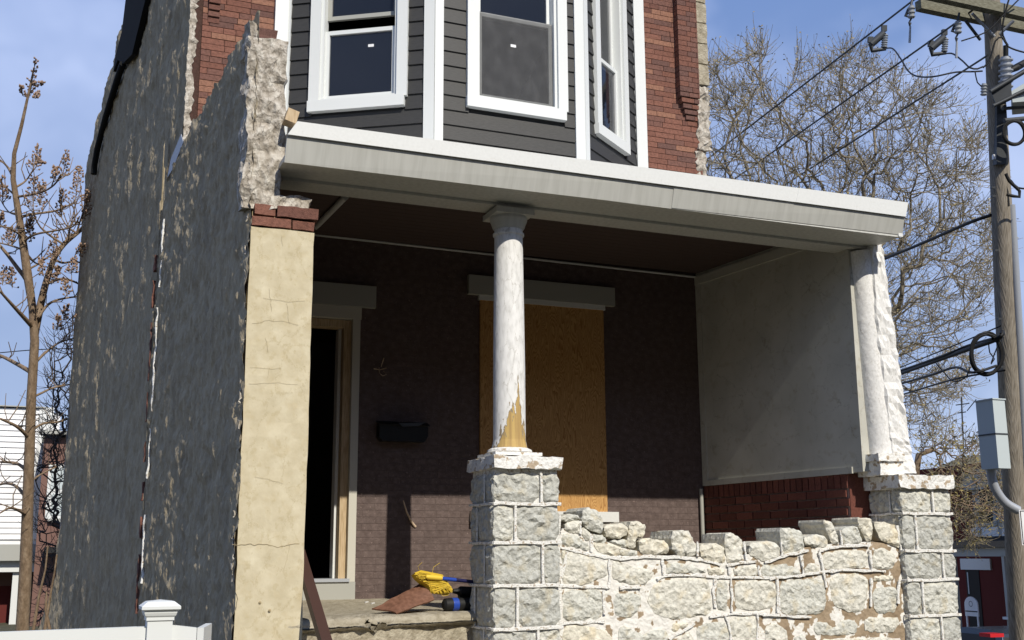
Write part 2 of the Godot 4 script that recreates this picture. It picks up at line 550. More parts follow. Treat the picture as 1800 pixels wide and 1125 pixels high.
# ---------------------------------------------------------------- upright faces measured from the photograph
class Face:
	var p: Vector3
	var e: Vector3
	var n: Vector3
	func pt(s: float, y: float, out := 0.0) -> Vector3:
		return Vector3(p.x, 0, p.z) + e * s + n * out + Vector3(0, y, 0)
	func board(m: Mb, s0: float, s1: float, y0: float, y1: float, o0: float, o1: float) -> void:
		m.obox(pt((s0 + s1) * 0.5, (y0 + y1) * 0.5, (o0 + o1) * 0.5), e * absf(s1 - s0) * 0.5, Vector3(0, absf(y1 - y0) * 0.5, 0), n * absf(o1 - o0) * 0.5)

func face(a: Vector3, b: Vector3) -> Face:
	var f := Face.new()
	f.p = a
	f.e = Vector3(b.x - a.x, 0, b.z - a.z).normalized()
	f.n = Vector3(-f.e.z, 0, f.e.x)
	return f

func on_face(f: Face, x: float, y: float) -> Vector2:
	var d := ray(x, y)
	var t := (f.p - eye).dot(f.n) / d.dot(f.n)
	var q := eye + d * t
	return Vector2((q - f.p).dot(f.e), q.y)

func rough_box(m: Mb, lo: Vector3, hi: Vector3, cell: float, amp: float, freq: float, skew := 0.0) -> void:
	var s := hi - lo
	for ax in 3:
		var u := (ax + 1) % 3
		var w := (ax + 2) % 3
		var nu := maxi(1, int(s[u] / cell))
		var nw := maxi(1, int(s[w] / cell))
		for side in 2:
			var pts := PackedVector3Array()
			for j in nw + 1:
				for i in nu + 1:
					var p := lo
					p[ax] = hi[ax] if side else lo[ax]
					p[u] = lo[u] + s[u] * i / nu
					p[w] = lo[w] + s[w] * j / nw
					p.x += skew * (p.z - lo.z)
					pts.append(jig(p, amp, freq))
			var out := Vector3.ZERO
			out[ax] = 1.0 if side else -1.0
			m.sheet(pts, nu, nw, out, true)

# a rough-faced stone: outline in a plane, chiselled bulging face, sides running back
func stone(called: String, outline: Array, nrm: Vector3, depth: float, bulge: float, material: Material, parent: Node, samples := 24) -> MeshInstance3D:
	var m := Mb.new()
	var ring := []
	for i in outline.size():
		var a: Vector3 = outline[i]
		var b: Vector3 = outline[(i + 1) % outline.size()]
		ring.append(a.lerp(b, 0.16))
		ring.append(a.lerp(b, 0.84))
	var total := 0.0
	for i in ring.size():
		total += (ring[i] as Vector3).distance_to(ring[(i + 1) % ring.size()])
	var pts := []
	var c := Vector3.ZERO
	var at := 0.0
	var i0 := 0
	var acc := 0.0
	for k in samples:
		var want := total * k / samples
		while acc + (ring[i0] as Vector3).distance_to(ring[(i0 + 1) % ring.size()]) < want and i0 < ring.size() - 1:
			acc += (ring[i0] as Vector3).distance_to(ring[(i0 + 1) % ring.size()])
			i0 += 1
		var a: Vector3 = ring[i0]
		var b: Vector3 = ring[(i0 + 1) % ring.size()]
		at = (want - acc) / maxf(1e-6, a.distance_to(b))
		var p := a.lerp(b, clampf(at, 0, 1))
		p = p + (jig(p, 0.012, 25.0) - p)
		p = p - nrm * (p - outline[0]).dot(nrm)
		pts.append(p)
		c += p / samples
	# own axes of the face, a jittered grid of points inside, joined up as irregular facets
	var ex: Vector3 = (outline[1] - outline[0]).normalized()
	var ey := nrm.cross(ex)
	var flat := PackedVector2Array()
	for p: Vector3 in pts:
		flat.append(Vector2((p - c).dot(ex), (p - c).dot(ey)))
	var all := flat.duplicate()
	var lo := Vector2(1e9, 1e9)
	var hi := -lo
	for q in flat:
		lo = lo.min(q)
		hi = hi.max(q)
	var cell := clampf(sqrt((hi.x - lo.x) * (hi.y - lo.y)) / 7.5, 0.012, 0.03)
	var yy := lo.y
	while yy < hi.y:
		var xx := lo.x
		while xx < hi.x:
			var q := Vector2(xx, yy) + Vector2(rng.randf_range(-0.4, 0.4), rng.randf_range(-0.4, 0.4)) * cell
			if Geometry2D.is_point_in_polygon(q * 1.06, flat):
				all.append(q)
			xx += cell
		yy += cell
	var solid := PackedVector3Array()
	for i in all.size():
		var q := c + ex * all[i].x + ey * all[i].y
		if i >= samples:
			var edge := 1e9
			for k in samples:
				edge = minf(edge, Geometry2D.get_closest_point_to_segment(all[i], flat[k], flat[(k + 1) % samples]).distance_to(all[i]))
			var w := smoothstep(0.0, 0.014, edge)
			q += nrm * bulge * (0.25 + 0.75 * w) * (0.8 + 1.1 * n3(q, 11.0) + 0.7 * n3(q + Vector3(9, 3, 1), 27.0))
		solid.append(q)
	var ids := Geometry2D.triangulate_delaunay(all)
	for k in range(0, ids.size(), 3):
		var g2 := (all[ids[k]] + all[ids[k + 1]] + all[ids[k + 2]]) / 3.0
		if Geometry2D.is_point_in_polygon(g2, flat):
			m.tri(solid[ids[k]], solid[ids[k + 1]], solid[ids[k + 2]], nrm)
	for k in samples:
		var k2 := (k + 1) % samples
		m.quad(pts[k] - nrm * depth, pts[k2] - nrm * depth, pts[k2], pts[k], pts[k] - c)
		m.tri(c - nrm * depth, pts[k] - nrm * depth, pts[k2] - nrm * depth, -nrm)
	return part(called, m, material, parent)

func _ready() -> void:
	aim()
	rng.seed = 7
	nz.seed = 3
	nz.frequency = 1.0
	nz.noise_type = FastNoiseLite.TYPE_SIMPLEX_SMOOTH
	nz.fractal_octaves = 2
	# camera
	var cam := Camera3D.new()
	cam.name = "camera"
	add_child(cam)
	cam.transform = Transform3D(Basis(rt, up, -fw), eye)
	cam.fov = rad_to_deg(2.0 * atan(562.5 / F))
	cam.near = 0.05
	cam.far = 2000.0
	cam.current = true
	# sky
	var env := Environment.new()
	env.background_mode = Environment.BG_SKY
	var sky := Sky.new()
	var sm := ProceduralSkyMaterial.new()
	sm.sky_top_color = Color(0.088, 0.205, 0.54).linear_to_srgb()
	sm.sky_horizon_color = Color(0.50, 0.62, 0.85).linear_to_srgb()
	sm.sky_curve = 0.26
	sm.ground_bottom_color = Color(0.10, 0.095, 0.09).linear_to_srgb()
	sm.ground_horizon_color = Color(0.24, 0.24, 0.25).linear_to_srgb()
	sm.sun_angle_max = 20.0
	sm.sky_cover = wisps()
	sm.sky_cover_modulate = Color(1, 1, 1, 1.0)
	sky.sky_material = sm
	env.sky = sky
	env.background_energy_multiplier = 1.0
	env.tonemap_mode = Environment.TONE_MAPPER_LINEAR
	env.tonemap_exposure = 1.0
	env.sdfgi_enabled = true
	env.ssao_enabled = true
	env.ssil_enabled = true
	var we := WorldEnvironment.new()
	we.name = "world_environment"
	we.environment = env
	add_child(we)
	# sun: the column's shadow on the porch wall gives its direction
	var sun := DirectionalLight3D.new()
	sun.name = "sun"
	add_child(sun)
	var to_sun := Vector3(0.190, 1.56, 1.88)
	sun.look_at_from_position(to_sun * 10.0, Vector3.ZERO, Vector3.UP)
	sun.light_energy = 1.5
	sun.light_color = Color(1.0, 0.972, 0.92)
	sun.light_angular_distance = 0.5
	sun.shadow_enabled = true
	make_materials()
	build_ground()
	build_house()
	build_bay()
	build_wing_wall()
	build_porch_roof()
	build_side_wall()
	build_floor()
	build_pillars()
	build_stone_wall()
	build_columns()
	build_porch_things()
	build_fence()
	build_pole()
	build_left_background()
	build_right_background()
	build_trees()
	build_opposite_side()

func wisps() -> ImageTexture:
	var f := FastNoiseLite.new()
	f.seed = 5
	f.frequency = 0.006
	f.fractal_octaves = 5
	f.domain_warp_enabled = true
	f.domain_warp_amplitude = 40.0
	var im := Image.create(1024, 512, false, Image.FORMAT_RGBA8)
	for y in 512:
		for x in 1024:
			var k := f.get_noise_2d(absf(x - 512.0) * 0.9, y * 2.2) * 0.5 + 0.5
			k = clampf((k - 0.44) * 1.7, 0.0, 0.55)
			im.set_pixel(x, y, Color(0.74, 0.74, 0.76, k))
	return ImageTexture.create_from_image(im)

func ground_y(x: float, z: float) -> float:
	return -1.55 * smoothstep(7.2, 11.5, x)

func build_ground() -> void:
	var m := Mb.new()
	var xs := [-300.0, -100.0, -40.0, -15.0, -5.0, 0.0, 3.0, 6.0, 7.2, 8.0, 9.0, 10.0, 11.0, 11.5, 13.0, 20.0, 40.0, 100.0, 300.0]
	var zs := [40.0, 10.0, 0.0, -10.0, -20.0, -40.0, -100.0, -400.0]
	var pts := PackedVector3Array()
	for z: float in zs:
		for x: float in xs:
			pts.append(Vector3(x, ground_y(x, z), z))
	m.sheet(pts, xs.size() - 1, zs.size() - 1, Vector3.UP)
	structure("ground", m, mats["dry_grass"])
	m = Mb.new()
	m.box(Vector3(12.0, -1.548, -120), Vector3(18.2, -1.53, 30))
	structure("street", m, mats["asphalt"])
	m = Mb.new()
	m.box(Vector3(18.2, -1.549, -120), Vector3(20.4, -1.40, 30))
	structure("pavement", m, mats["concrete"])

# ---------------------------------------------------------------- the house
var house: Node3D
const SLANT := 0.121     # the side walls of the plot run back towards the left

func side_x(z: float, off := 0.0) -> float:
	return 0.87 + SLANT * (z - ZH) + off

func build_house() -> void:
	house = thing("brick_rowhouse", "brick rowhouse with dark grey bay window and grey stucco side wall", "house", Vector3(3.3, 0, -11.4))
	# front wall behind the bricks, with the door opening and the opening of the bay
	var back := ZH - 0.25
	var m := Mb.new()
	for r in [[0.90, 1.45, 1.0, 4.15], [1.45, 2.285, 3.50, 4.15], [2.285, 5.75, 1.0, 4.15], [1.45, 2.285, 1.0, 1.40]]:
		m.box(Vector3(r[0], r[2], back), Vector3(r[1], r[3], ZH))
	var lower := part("porch_wall", m, mats["painted_joint"], house)
	m = Mb.new()
	for r in [[0.90, 1.66, 4.15, 9.0], [4.95, 5.66, 4.15, 9.0], [1.66, 4.95, 4.15, 4.5], [1.66, 4.95, 7.6, 9.0]]:
		m.box(Vector3(r[0], r[2], back), Vector3(r[1], r[3], ZH))
	var upper := part("upper_wall", m, mats["brick_joint"], house)
	# upper bricks
	var course := 0.0525
	for side in 2:
		var x0 := 0.965 if side == 0 else 4.985
		var x1 := 1.60 if side == 0 else 5.67
		var y := 4.42 if side == 0 else 4.62
		var top_y := 6.35 if side == 0 else 7.15
		var row := 0
		while y < top_y:
			var x := x0 - (0.0 if row % 2 == 0 else 0.105) - rng.randf() * 0.04
			while x < x1 - 0.02:
				var l := rng.randf_range(0.19, 0.215)
				if rng.randf() < 0.12:
					l = 0.10
				var a := maxf(x, x0)
				var b := minf(x + l, x1)
				# broken edge of the front at the corner
				if b - a > 0.03:
					var pr := rng.randf_range(0.004, 0.009)
					var tone: int = [0, 0, 1, 1, 2, 3, 4, 4, 5][rng.randi() % 9]
					if n3(Vector3(0, y, 0), 4.0) > 0.25 and rng.randf() < 0.6:
						tone = 3
					block("brick", Vector3((a + b) * 0.5, y + course * 0.5, ZH + pr * 0.5), Vector3(b - a - 0.004, course - 0.005, pr + 0.02), mats["brick%d" % tone], upper)
				x += l
			y += course
			row += 1
	# projecting brick pier with a corbelled foot, at the right-hand corner and its stub at the left
	var pier := [[5.40, 5.62, 5.62, 7.2], [1.005, 1.10, 5.86, 6.4]]
	for k in 2:
		var q: Array = pier[k]
		var y: float = q[2]
		var row := 0
		while y < q[3]:
			var out := minf(0.09, 0.022 + row * 0.014)
			var x: float = q[0] + maxf(0.0, (5 - row)) * 0.022 * (1 - k)
			while x < q[1] - 0.01:
				var b := minf(x + (0.10 if row % 2 else 0.14), q[1])
				block("brick", Vector3((x + b) * 0.5, y + course * 0.5, ZH + out * 0.5), Vector3(b - x - 0.004, course - (0.012 if row < 6 else 0.005), out), mats["brick%d" % [2, 4, 5, 0][rng.randi() % 4]], upper)
				x = b
			y += course
			row += 1
	# cut-stone blocks of the right corner and the broken plaster under them
	var yq := 6.06
	for k in 5:
		m = Mb.new()
		rough_box(m, Vector3(5.625, yq, ZH - 0.2), Vector3(5.755, yq + 0.205, ZH + 0.05), 0.05, 0.008, 20.0)
		part("corner_block", m, mats["concrete"], house)
		yq += 0.217
	for q in [[5.615, 5.76, 5.40, 6.05, 0.03], [5.59, 5.70, 4.95, 5.38, 0.022], [5.66, 5.72, 4.6, 5.15, 0.0]]:
		m = Mb.new()
		rough_box(m, Vector3(q[0], q[2], ZH - 0.2), Vector3(q[1], q[3], ZH + q[4]), 0.035, 0.035, 11.0)
		part("broken_plaster", m, mats["cement"], house)
	# ragged plaster edge down the left corner of the front
	m = Mb.new()
	var pts := PackedVector3Array()
	for j in 61:
		var y := 4.55 + j * 0.03
		var w := 0.055 + 0.05 * maxf(0.0, n3(Vector3(3, y, 0), 6.0)) + 0.03 * n3(Vector3(3, y, 0), 20.0)
		for i in 4:
			pts.append(jig(Vector3(0.862 + w * i / 3.0, y, ZH + 0.022 - 0.005 * i), 0.012, 15.0))
	m.sheet(pts, 3, 60, Vector3(0, 0, 1), true)
	part("ragged_plaster", m, mats["cement"], house)
	# painted bricks of the porch wall: the three hundred best seen one by one, the others joined
	var rest := Mb.new()
	var shown := 0
	var h := 0.0528
	var row := 0
	var yb := FLOOR
	while yb < 4.12:
		var x := 0.95 - (0.1 if row % 2 else 0.0)
		while x < 5.54:
			var l := rng.randf_range(0.20, 0.212)
			var a := maxf(x, 0.95)
			var b := minf(x + l, 5.545)
			x += l
			if b - a < 0.03:
				continue
			var y1 := yb + h
			if b > 1.43 and a < 2.30 and y1 < 3.56:
				if a < 2.30 and b > 2.36:
					a = 2.30
				else:
					continue
			if b > 3.39 and a < 4.55 and yb > 2.0 and y1 < 3.75:
				if a < 3.39 and b - 3.39 < 0.12:
					b = 3.39
				elif b > 4.55 and 4.55 - a < 0.12:
					a = 4.55
				else:
					continue
			var c := Vector3((a + b) * 0.5, yb + h * 0.5, ZH + 0.0)
			var s := Vector3(b - a - 0.004, h - 0.004, 0.0035 + rng.randf() * 0.0012)
			if a > 2.29 and yb < 2.62 and shown < 300 and not (a > 4.9 and yb < 1.7):
				block("brick", c, s, mats["painted%d" % (rng.randi() % 3)], lower)
				shown += 1
			else:
				rest.obox(c, Vector3(s.x * 0.5, 0, 0), Vector3(0, s.y * 0.5, 0), Vector3(0, 0, s.z * 0.5))
		yb += h
		row += 1
	var rb := part("brickwork", rest, mats["painted0"], lower)
	rb.set_meta("kind", "stuff")
	# grey stucco side wall, rough, with a raking top
	m = Mb.new()
	pts = PackedVector3Array()
	var nu := 150
	var nv := 240
	for j in nv + 1:
		for i in nu + 1:
			var t := float(i) / nu
			var z := lerpf(ZH + 0.0, -13.92, t)
			var ty := lerpf(9.0, 6.2, clampf((ZH - z) / 5.02, 0, 1))
			var y := lerpf(-0.2, ty, float(j) / nv)
			var foot := 0.35 * smoothstep(1.5, 0.7, y) * smoothstep(0.82, 1.0, t)
			var p := Vector3(side_x(z), y, z)
			var d := 0.03 * n3(p * Vector3(1, 0.6, 1), 2.5) + 0.014 * n3(p * Vector3(1, 0.7, 1), 8.0) + 0.012 * n3(p * Vector3(1, 0.6, 1), 19.0)
			pts.append(p + Vector3(-1, 0, 0.1) * (d + foot * 0.4) + Vector3(0, 0, -foot))
	m.sheet(pts, nu, nv, Vector3(-1, 0, 0.1))
	part("side_stucco", m, mats["stucco"], house)
	# rear end, far side wall, roof, inner floors
	m = Mb.new()
	m.prism([Vector3(side_x(-13.92, 0.005), -0.2, -13.9), Vector3(side_x(-13.92, 0.005), 6.19, -13.9), Vector3(5.5, 6.19, -13.9), Vector3(5.5, -0.2, -13.9)], Vector3(0, 0, -0.2))
	m.prism([Vector3(5.66, -0.2, ZH - 0.26), Vector3(5.66, 8.9, ZH - 0.26), Vector3(5.2, 6.19, -13.9), Vector3(5.2, -0.2, -13.9)], Vector3(-0.2, 0, 0))
	m.prism([Vector3(side_x(ZH, 0.06), -0.2, ZH - 0.26), Vector3(side_x(ZH, 0.06), 8.85, ZH - 0.26), Vector3(side_x(-13.9, 0.06), 6.1, -13.9), Vector3(side_x(-13.9, 0.06), -0.2, -13.9)], Vector3(0.2, 0, 0))
	part("rear_walls", m, mats["drywall"], house)
	m = Mb.new()
	m.prism([Vector3(0.9, 9.0, ZH), Vector3(5.66, 9.0, ZH), Vector3(5.2, 6.2, -13.95), Vector3(0.36, 6.2, -13.95)], Vector3(0, 0.12, 0))
	part("roof", m, mats["tar_paper"], house)
	m = Mb.new()
	m.box(Vector3(1.1, 4.2, -13.8), Vector3(5.2, 4.45, ZH - 0.27))
	part("upper_floor", m, mats["wood_floor"], house)
	m = Mb.new()
	m.box(Vector3(1.1, 1.1, -13.8), Vector3(5.2, 1.25, ZH - 0.27))
	part("ground_floor", m, mats["wood_floor"], house)
	# torn black roofing hanging over the rake
	m = Mb.new()
	var fl := []
	for q in [[258, -12], [243, 50], [232, 95], [216, 112], [207, 105], [199, 126], [203, 98], [214, 55], [222, -12]]:
		fl.append(on_side(q[0], q[1], -0.06))
	m.prism(fl, Vector3(0.05, 0, 0))
	var edge := []
	for q in [[216, 112], [206, 140], [186, 205], [172, 258], [166, 290], [165, 306]]:
		edge.append(on_side(q[0], q[1], -0.05))
	m.tube(edge, [0.035], 6)
	part("torn_roofing", m, mats["tar_paper"], house)
	# the crack between side wall and porch wing: red brick, white edging
	for k in 10:
		var y := 1.1 + k * 0.30 + rng.randf() * 0.1
		m = Mb.new()
		var zs := seam_z(y)
		rough_box(m, Vector3(side_x(zs) - 0.062, y, zs - 0.03), Vector3(side_x(zs) + 0.02, y + rng.randf_range(0.12, 0.26), zs + 0.02), 0.04, 0.014, 14.0)
		part("exposed_brick", m, mats["brick%d" % [2, 5, 0][k % 3]], house)
	for q in [[[291, 384], [289, 420], [286, 470], [283, 512]], [[281, 540], [278, 580], [274, 640], [272, 690], [269, 730]], [[267, 752], [265, 800], [262, 850]], [[258, 905], [256, 950], [252, 1042]]]:
		var strip := []
		var rad := []
		for k in q.size() - 1:
			for i in 6:
				var t := i / 6.0
				strip.append(jig(on_side(lerpf(q[k][0], q[k + 1][0], t) - 3, lerpf(q[k][1], q[k + 1][1], t), -0.055), 0.012, 9.0))
				rad.append(0.009 + 0.009 * n3(strip[-1], 12.0))
		m = Mb.new()
		m.tube(strip, rad, 5)
		part("white_edging", m, mats["flaking_white"], house)
	m = Mb.new()
	var fl2 := []
	for q in [[318, 236], [322, 250], [304, 296], [294, 312], [300, 280]]:
		fl2.append(on_side(q[0], q[1], -0.04))
	m.prism(fl2, Vector3(0.006, 0, 0))
	part("metal_flashing", m, mats["galvanised"], house)
	build_openings()

func on_side(x: float, y: float, off := 0.0) -> Vector3:
	var d := ray(x, y)
	var t := (0.87 + off - SLANT * ZH - eye.x + SLANT * eye.z) / (d.x - SLANT * d.z)
	return eye + d * t

func build_openings() -> void:
	# door: lintel, casing, jamb, threshold
	var m := Mb.new()
	m.box(Vector3(1.30, 3.588, ZH), Vector3(2.46, 3.768, ZH + 0.05))
	var lin := part("door_lintel", m, mats["grey_trim"], house)
	lin.set_meta("label", "grey stone lintel over the open doorway")
	m = Mb.new()
	m.box(Vector3(2.275, 1.40, ZH - 0.06), Vector3(2.338, 3.52, ZH + 0.03))
	m.box(Vector3(1.40, 3.485, ZH - 0.06), Vector3(2.345, 3.586, ZH + 0.032))
	var frame := part("door_frame", m, mats["dirty_white"], house)
	m = Mb.new()
	m.box(Vector3(2.215, 1.40, ZH - 0.14), Vector3(2.275, 3.48, ZH - 0.02))
	part("jamb", m, mats["bare_wood"], frame)
	m = Mb.new()
	m.box(Vector3(1.45, 3.42, ZH - 0.14), Vector3(2.215, 3.48, ZH - 0.02))
	part("header", m, mats["bare_wood"], frame)
	m = Mb.new()
	m.box(Vector3(2.19, 1.40, ZH - 0.2), Vector3(2.214, 3.42, ZH - 0.1))
	part("door_stop", m, mats["white_paint"], frame)
	m = Mb.new()
	m.box(Vector3(1.40, 1.40, ZH - 0.2), Vector3(2.29, 1.425, ZH + 0.05))
	part("threshold", m, mats["galvanised"], frame)
	m = Mb.new()
	m.box(Vector3(1.40, FLOOR, ZH), Vector3(2.34, 1.399, ZH + 0.035))
	part("door_step", m, mats["grey_trim"], frame)
	# boarded window
	var a := onz(821, 484.5, ZH)
	var b := onz(1077, 540, ZH)
	m = Mb.new()
	m.box(Vector3(a.x, b.y, ZH), Vector3(b.x, a.y, ZH + 0.05))
	part("window_lintel", m, mats["grey_trim"], house)
	m = Mb.new()
	m.box(Vector3(3.37, 3.735, ZH), Vector3(4.575, b.y, ZH + 0.035))
	part("window_head", m, mats["white_paint"], house)
	m = Mb.new()
	m.box(Vector3(3.30, 1.87, ZH), Vector3(4.64, 1.955, ZH + 0.08))
	part("window_sill", m, mats["white_paint"], house)
	m = Mb.new()
	m.box(Vector3(3.385, 1.955, ZH), Vector3(4.56, 3.735, ZH + 0.025))
	var ply := part("plywood_sheet", m, mats["plywood"], house)
	ply.set_meta("label", "orange-brown plywood sheet boarding up the window")
	# conduit stub in the corner
	m = Mb.new()
	m.tube([Vector3(5.50, 1.3, ZH + 0.03), Vector3(5.50, 2.17, ZH + 0.03)], [0.018], 6)
	part("corner_pipe", m, mats["grey_trim"], house)

# ---------------------------------------------------------------- bay window
func build_bay() -> void:
	var bl := Vector3(1.64, 0, ZH)
	var cl := Vector3(2.72, 0, -8.2)
	var cr := Vector3(4.055, 0, -8.2)
	var br := Vector3(4.975, 0, ZH)
	var y0 := 4.36
	var y1 := 7.5
	var faces := [face(bl, cl), face(cl, cr), face(cr, br)]
	var lens := [bl.distance_to(cl), cl.distance_to(cr), cr.distance_to(br)]
	# casing outlines: left, right, bottom (photo points), glass bottom, meeting rail
	var q0 := on_face(faces[0], 547, 110)
	var q1 := on_face(faces[0], 718, 110)
	var w0 := [q0.x, q1.x, (on_face(faces[0], 545, 205).y + on_face(faces[0], 717, 183).y) * 0.5, on_face(faces[0], 640, 48).y]
	q0 = on_face(faces[1], 819, 110)
	q1 = on_face(faces[1], 994, 110)
	var w1 := [q0.x, q1.x, (on_face(faces[1], 820, 190).y + on_face(faces[1], 991, 215).y) * 0.5, on_face(faces[1], 905, 30).y]
	q0 = on_face(faces[2], 1041, 100)
	q1 = on_face(faces[2], 1100, 250)
	var w2 := [q0.x, q1.x, (on_face(faces[2], 1047, 222).y + on_face(faces[2], 1103, 292).y) * 0.5, on_face(faces[2], 1065, 105).y]
	var wins := [w0, w1, w2]
	var bay := part("bay_frame", bay_backing(faces, lens, wins, y0, y1), mats["black_paint"], house)
	for k in 3:
		var f: Face = faces[k]
		var ln: float = lens[k]
		var w: Array = wins[k]
		var wt := 7.0
		var y := y0
		var tops: float = [6.45, 6.65, 7.1][k]
		while y < tops:
			var spans := [[0.0, ln]]
			if y + 0.127 > w[2] + 0.05 and y < wt:
				spans = [[0.0, w[0] + 0.02], [w[1] - 0.02, ln]]
			for s in spans:
				var m := Mb.new()
				var sec := [Vector2(0.0, 0.002), Vector2(0.017, 0.002), Vector2(0.004, 0.132), Vector2(0.0, 0.132)]
				var poly := []
				for c: Vector2 in sec:
					poly.append(f.pt(s[0], y + c.y, c.x))
				m.prism(poly, f.e * (s[1] - s[0]))
				part("siding_board", m, mats["siding"], bay)
			y += 0.127
		window(f, w[0], w[1], w[2], wt, w[3], k)
	# corner boards
	var tr := 0.028
	for k in 2:
		var m := Mb.new()
		(faces[k] as Face).board(m, lens[k] - 0.075, lens[k] + 0.012, y0, y1, -0.01, tr)
		(faces[k + 1] as Face).board(m, 0.002, 0.075, y0, y1, -0.01, tr + 0.002)
		part("corner_board", m, mats["vinyl_white"], bay)
	for k in 2:
		var m := Mb.new()
		var x := 1.60 if k == 0 else 4.99
		m.box(Vector3(x - 0.055, y0, ZH), Vector3(x + 0.055, y1, ZH + 0.06))
		part("end_board", m, mats["vinyl_white"], bay)
		m = Mb.new()
		var f: Face = faces[0] if k == 0 else faces[2]
		f.board(m, (0.01 if k == 0 else lens[2] - 0.06), (0.06 if k == 0 else lens[2] - 0.01), y0, y1, -0.01, 0.03)
		part("end_board", m, mats["vinyl_white"], bay)

func bay_backing(faces: Array, lens: Array, wins: Array, y0: float, y1: float) -> Mb:
	var m := Mb.new()
	for k in 3:
		var f: Face = faces[k]
		var w: Array = wins[k]
		f.board(m, 0.0, w[0] + 0.06, y0, y1, -0.06, -0.002)
		f.board(m, w[1] - 0.06, lens[k], y0, y1, -0.06, -0.002)
		f.board(m, w[0] + 0.06, w[1] - 0.06, y0, w[2] + 0.06, -0.06, -0.002)
		f.board(m, w[0] + 0.06, w[1] - 0.06, 6.94, y1, -0.06, -0.002)
	# soffit and floor of the bay
	m.prism([Vector3(1.64, y0, ZH), Vector3(2.72, y0, -8.2), Vector3(4.055, y0, -8.2), Vector3(4.975, y0, ZH)], Vector3(0, 0.05, 0))
	m.prism([Vector3(1.64, y1, ZH), Vector3(2.72, y1, -8.2), Vector3(4.055, y1, -8.2), Vector3(4.975, y1, ZH)], Vector3(0, 0.1, 0))
	return m

func window(f: Face, s0: float, s1: float, y0: float, y1: float, ym: float, k: int) -> void:
	var m := Mb.new()
	var cw := 0.088
	f.board(m, s0, s0 + cw, y0 + 0.095, y1, -0.05, 0.045)
	f.board(m, s1 - cw, s1, y0 + 0.082, y1, -0.05, 0.045)
	f.board(m, s0 - 0.005, s1 - 0.02, y0, y0 + 0.095, -0.05, 0.055)
	f.board(m, s0 + cw, s1 - cw, y1 - cw, y1, -0.05, 0.045)
	var win := part("window", m, mats["vinyl_white"], house)
	# frame inside the casing
	m = Mb.new()
	var a := s0 + cw
	var b := s1 - cw
	var c := y0 + 0.095
	var d := y1 - cw
	f.board(m, a, a + 0.025, c, d, -0.08, 0.02)
	f.board(m, b - 0.025, b, c, d, -0.08, 0.02)
	f.board(m, a + 0.025, b - 0.025, c, c + 0.022, -0.08, 0.022)
	part("frame", m, mats["vinyl_white"], win)
	# lower sash and its glass
	var lo := c + 0.022
	m = Mb.new()
	var sa := a + 0.025
	var sb := b - 0.025
	var rail := 0.035
	f.board(m, sa, sa + rail, lo, ym, -0.05, -0.02)
	f.board(m, sb - rail, sb, lo, ym, -0.05, -0.02)
	f.board(m, sa + rail, sb - rail, lo, lo + rail, -0.05, -0.018)
	f.board(m, sa + rail, sb - rail, ym - rail, ym, -0.05, -0.018)
	part("lower_sash", m, mats["vinyl_white"], win)
	m = Mb.new()
	m.quad(f.pt(sa + rail, lo + rail, -0.035), f.pt(sb - rail, lo + rail, -0.035), f.pt(sb - rail, ym - rail, -0.035), f.pt(sa + rail, ym - rail, -0.035), f.n)
	part("pane", m, mats["glass"], win)
	# upper sash set behind it; at the left-hand window it has been let down a little
	var drop := 0.115 if k == 0 else -0.03
	var ub := ym + drop
	m = Mb.new()
	f.board(m, sa, sa + rail, ub, d, -0.085, -0.056)
	f.board(m, sb - rail, sb, ub, d, -0.085, -0.056)
	f.board(m, sa + rail, sb - rail, ub, ub + rail, -0.085, -0.055)
	part("upper_sash", m, mats["grey_trim"] if k == 0 else mats["vinyl_white"], win)
	m = Mb.new()
	m.quad(f.pt(sa + rail, ub + rail, -0.07), f.pt(sb - rail, ub + rail, -0.07), f.pt(sb - rail, d, -0.07), f.pt(sa + rail, d, -0.07), f.n)
	part("pane", m, mats["glass"], win)
	if k == 1:
		m = Mb.new()
		m.quad(f.pt(sa, lo, -0.012), f.pt(sb, lo, -0.012), f.pt(sb, ym, -0.012), f.pt(sa, ym, -0.012), f.n)
		part("screen", m, mats["screen_mesh"], win)
	if k < 2:
		var q := on_face(f, [650, 903][k], [77, 80][k])
		m = Mb.new()
		f.board(m, q.x - 0.024, q.x + 0.024, q.y - 0.012, q.y + 0.012, -0.011 if k == 1 else -0.034, -0.008 if k == 1 else -0.031)
		part("sticker", m, mats["paper"], win)

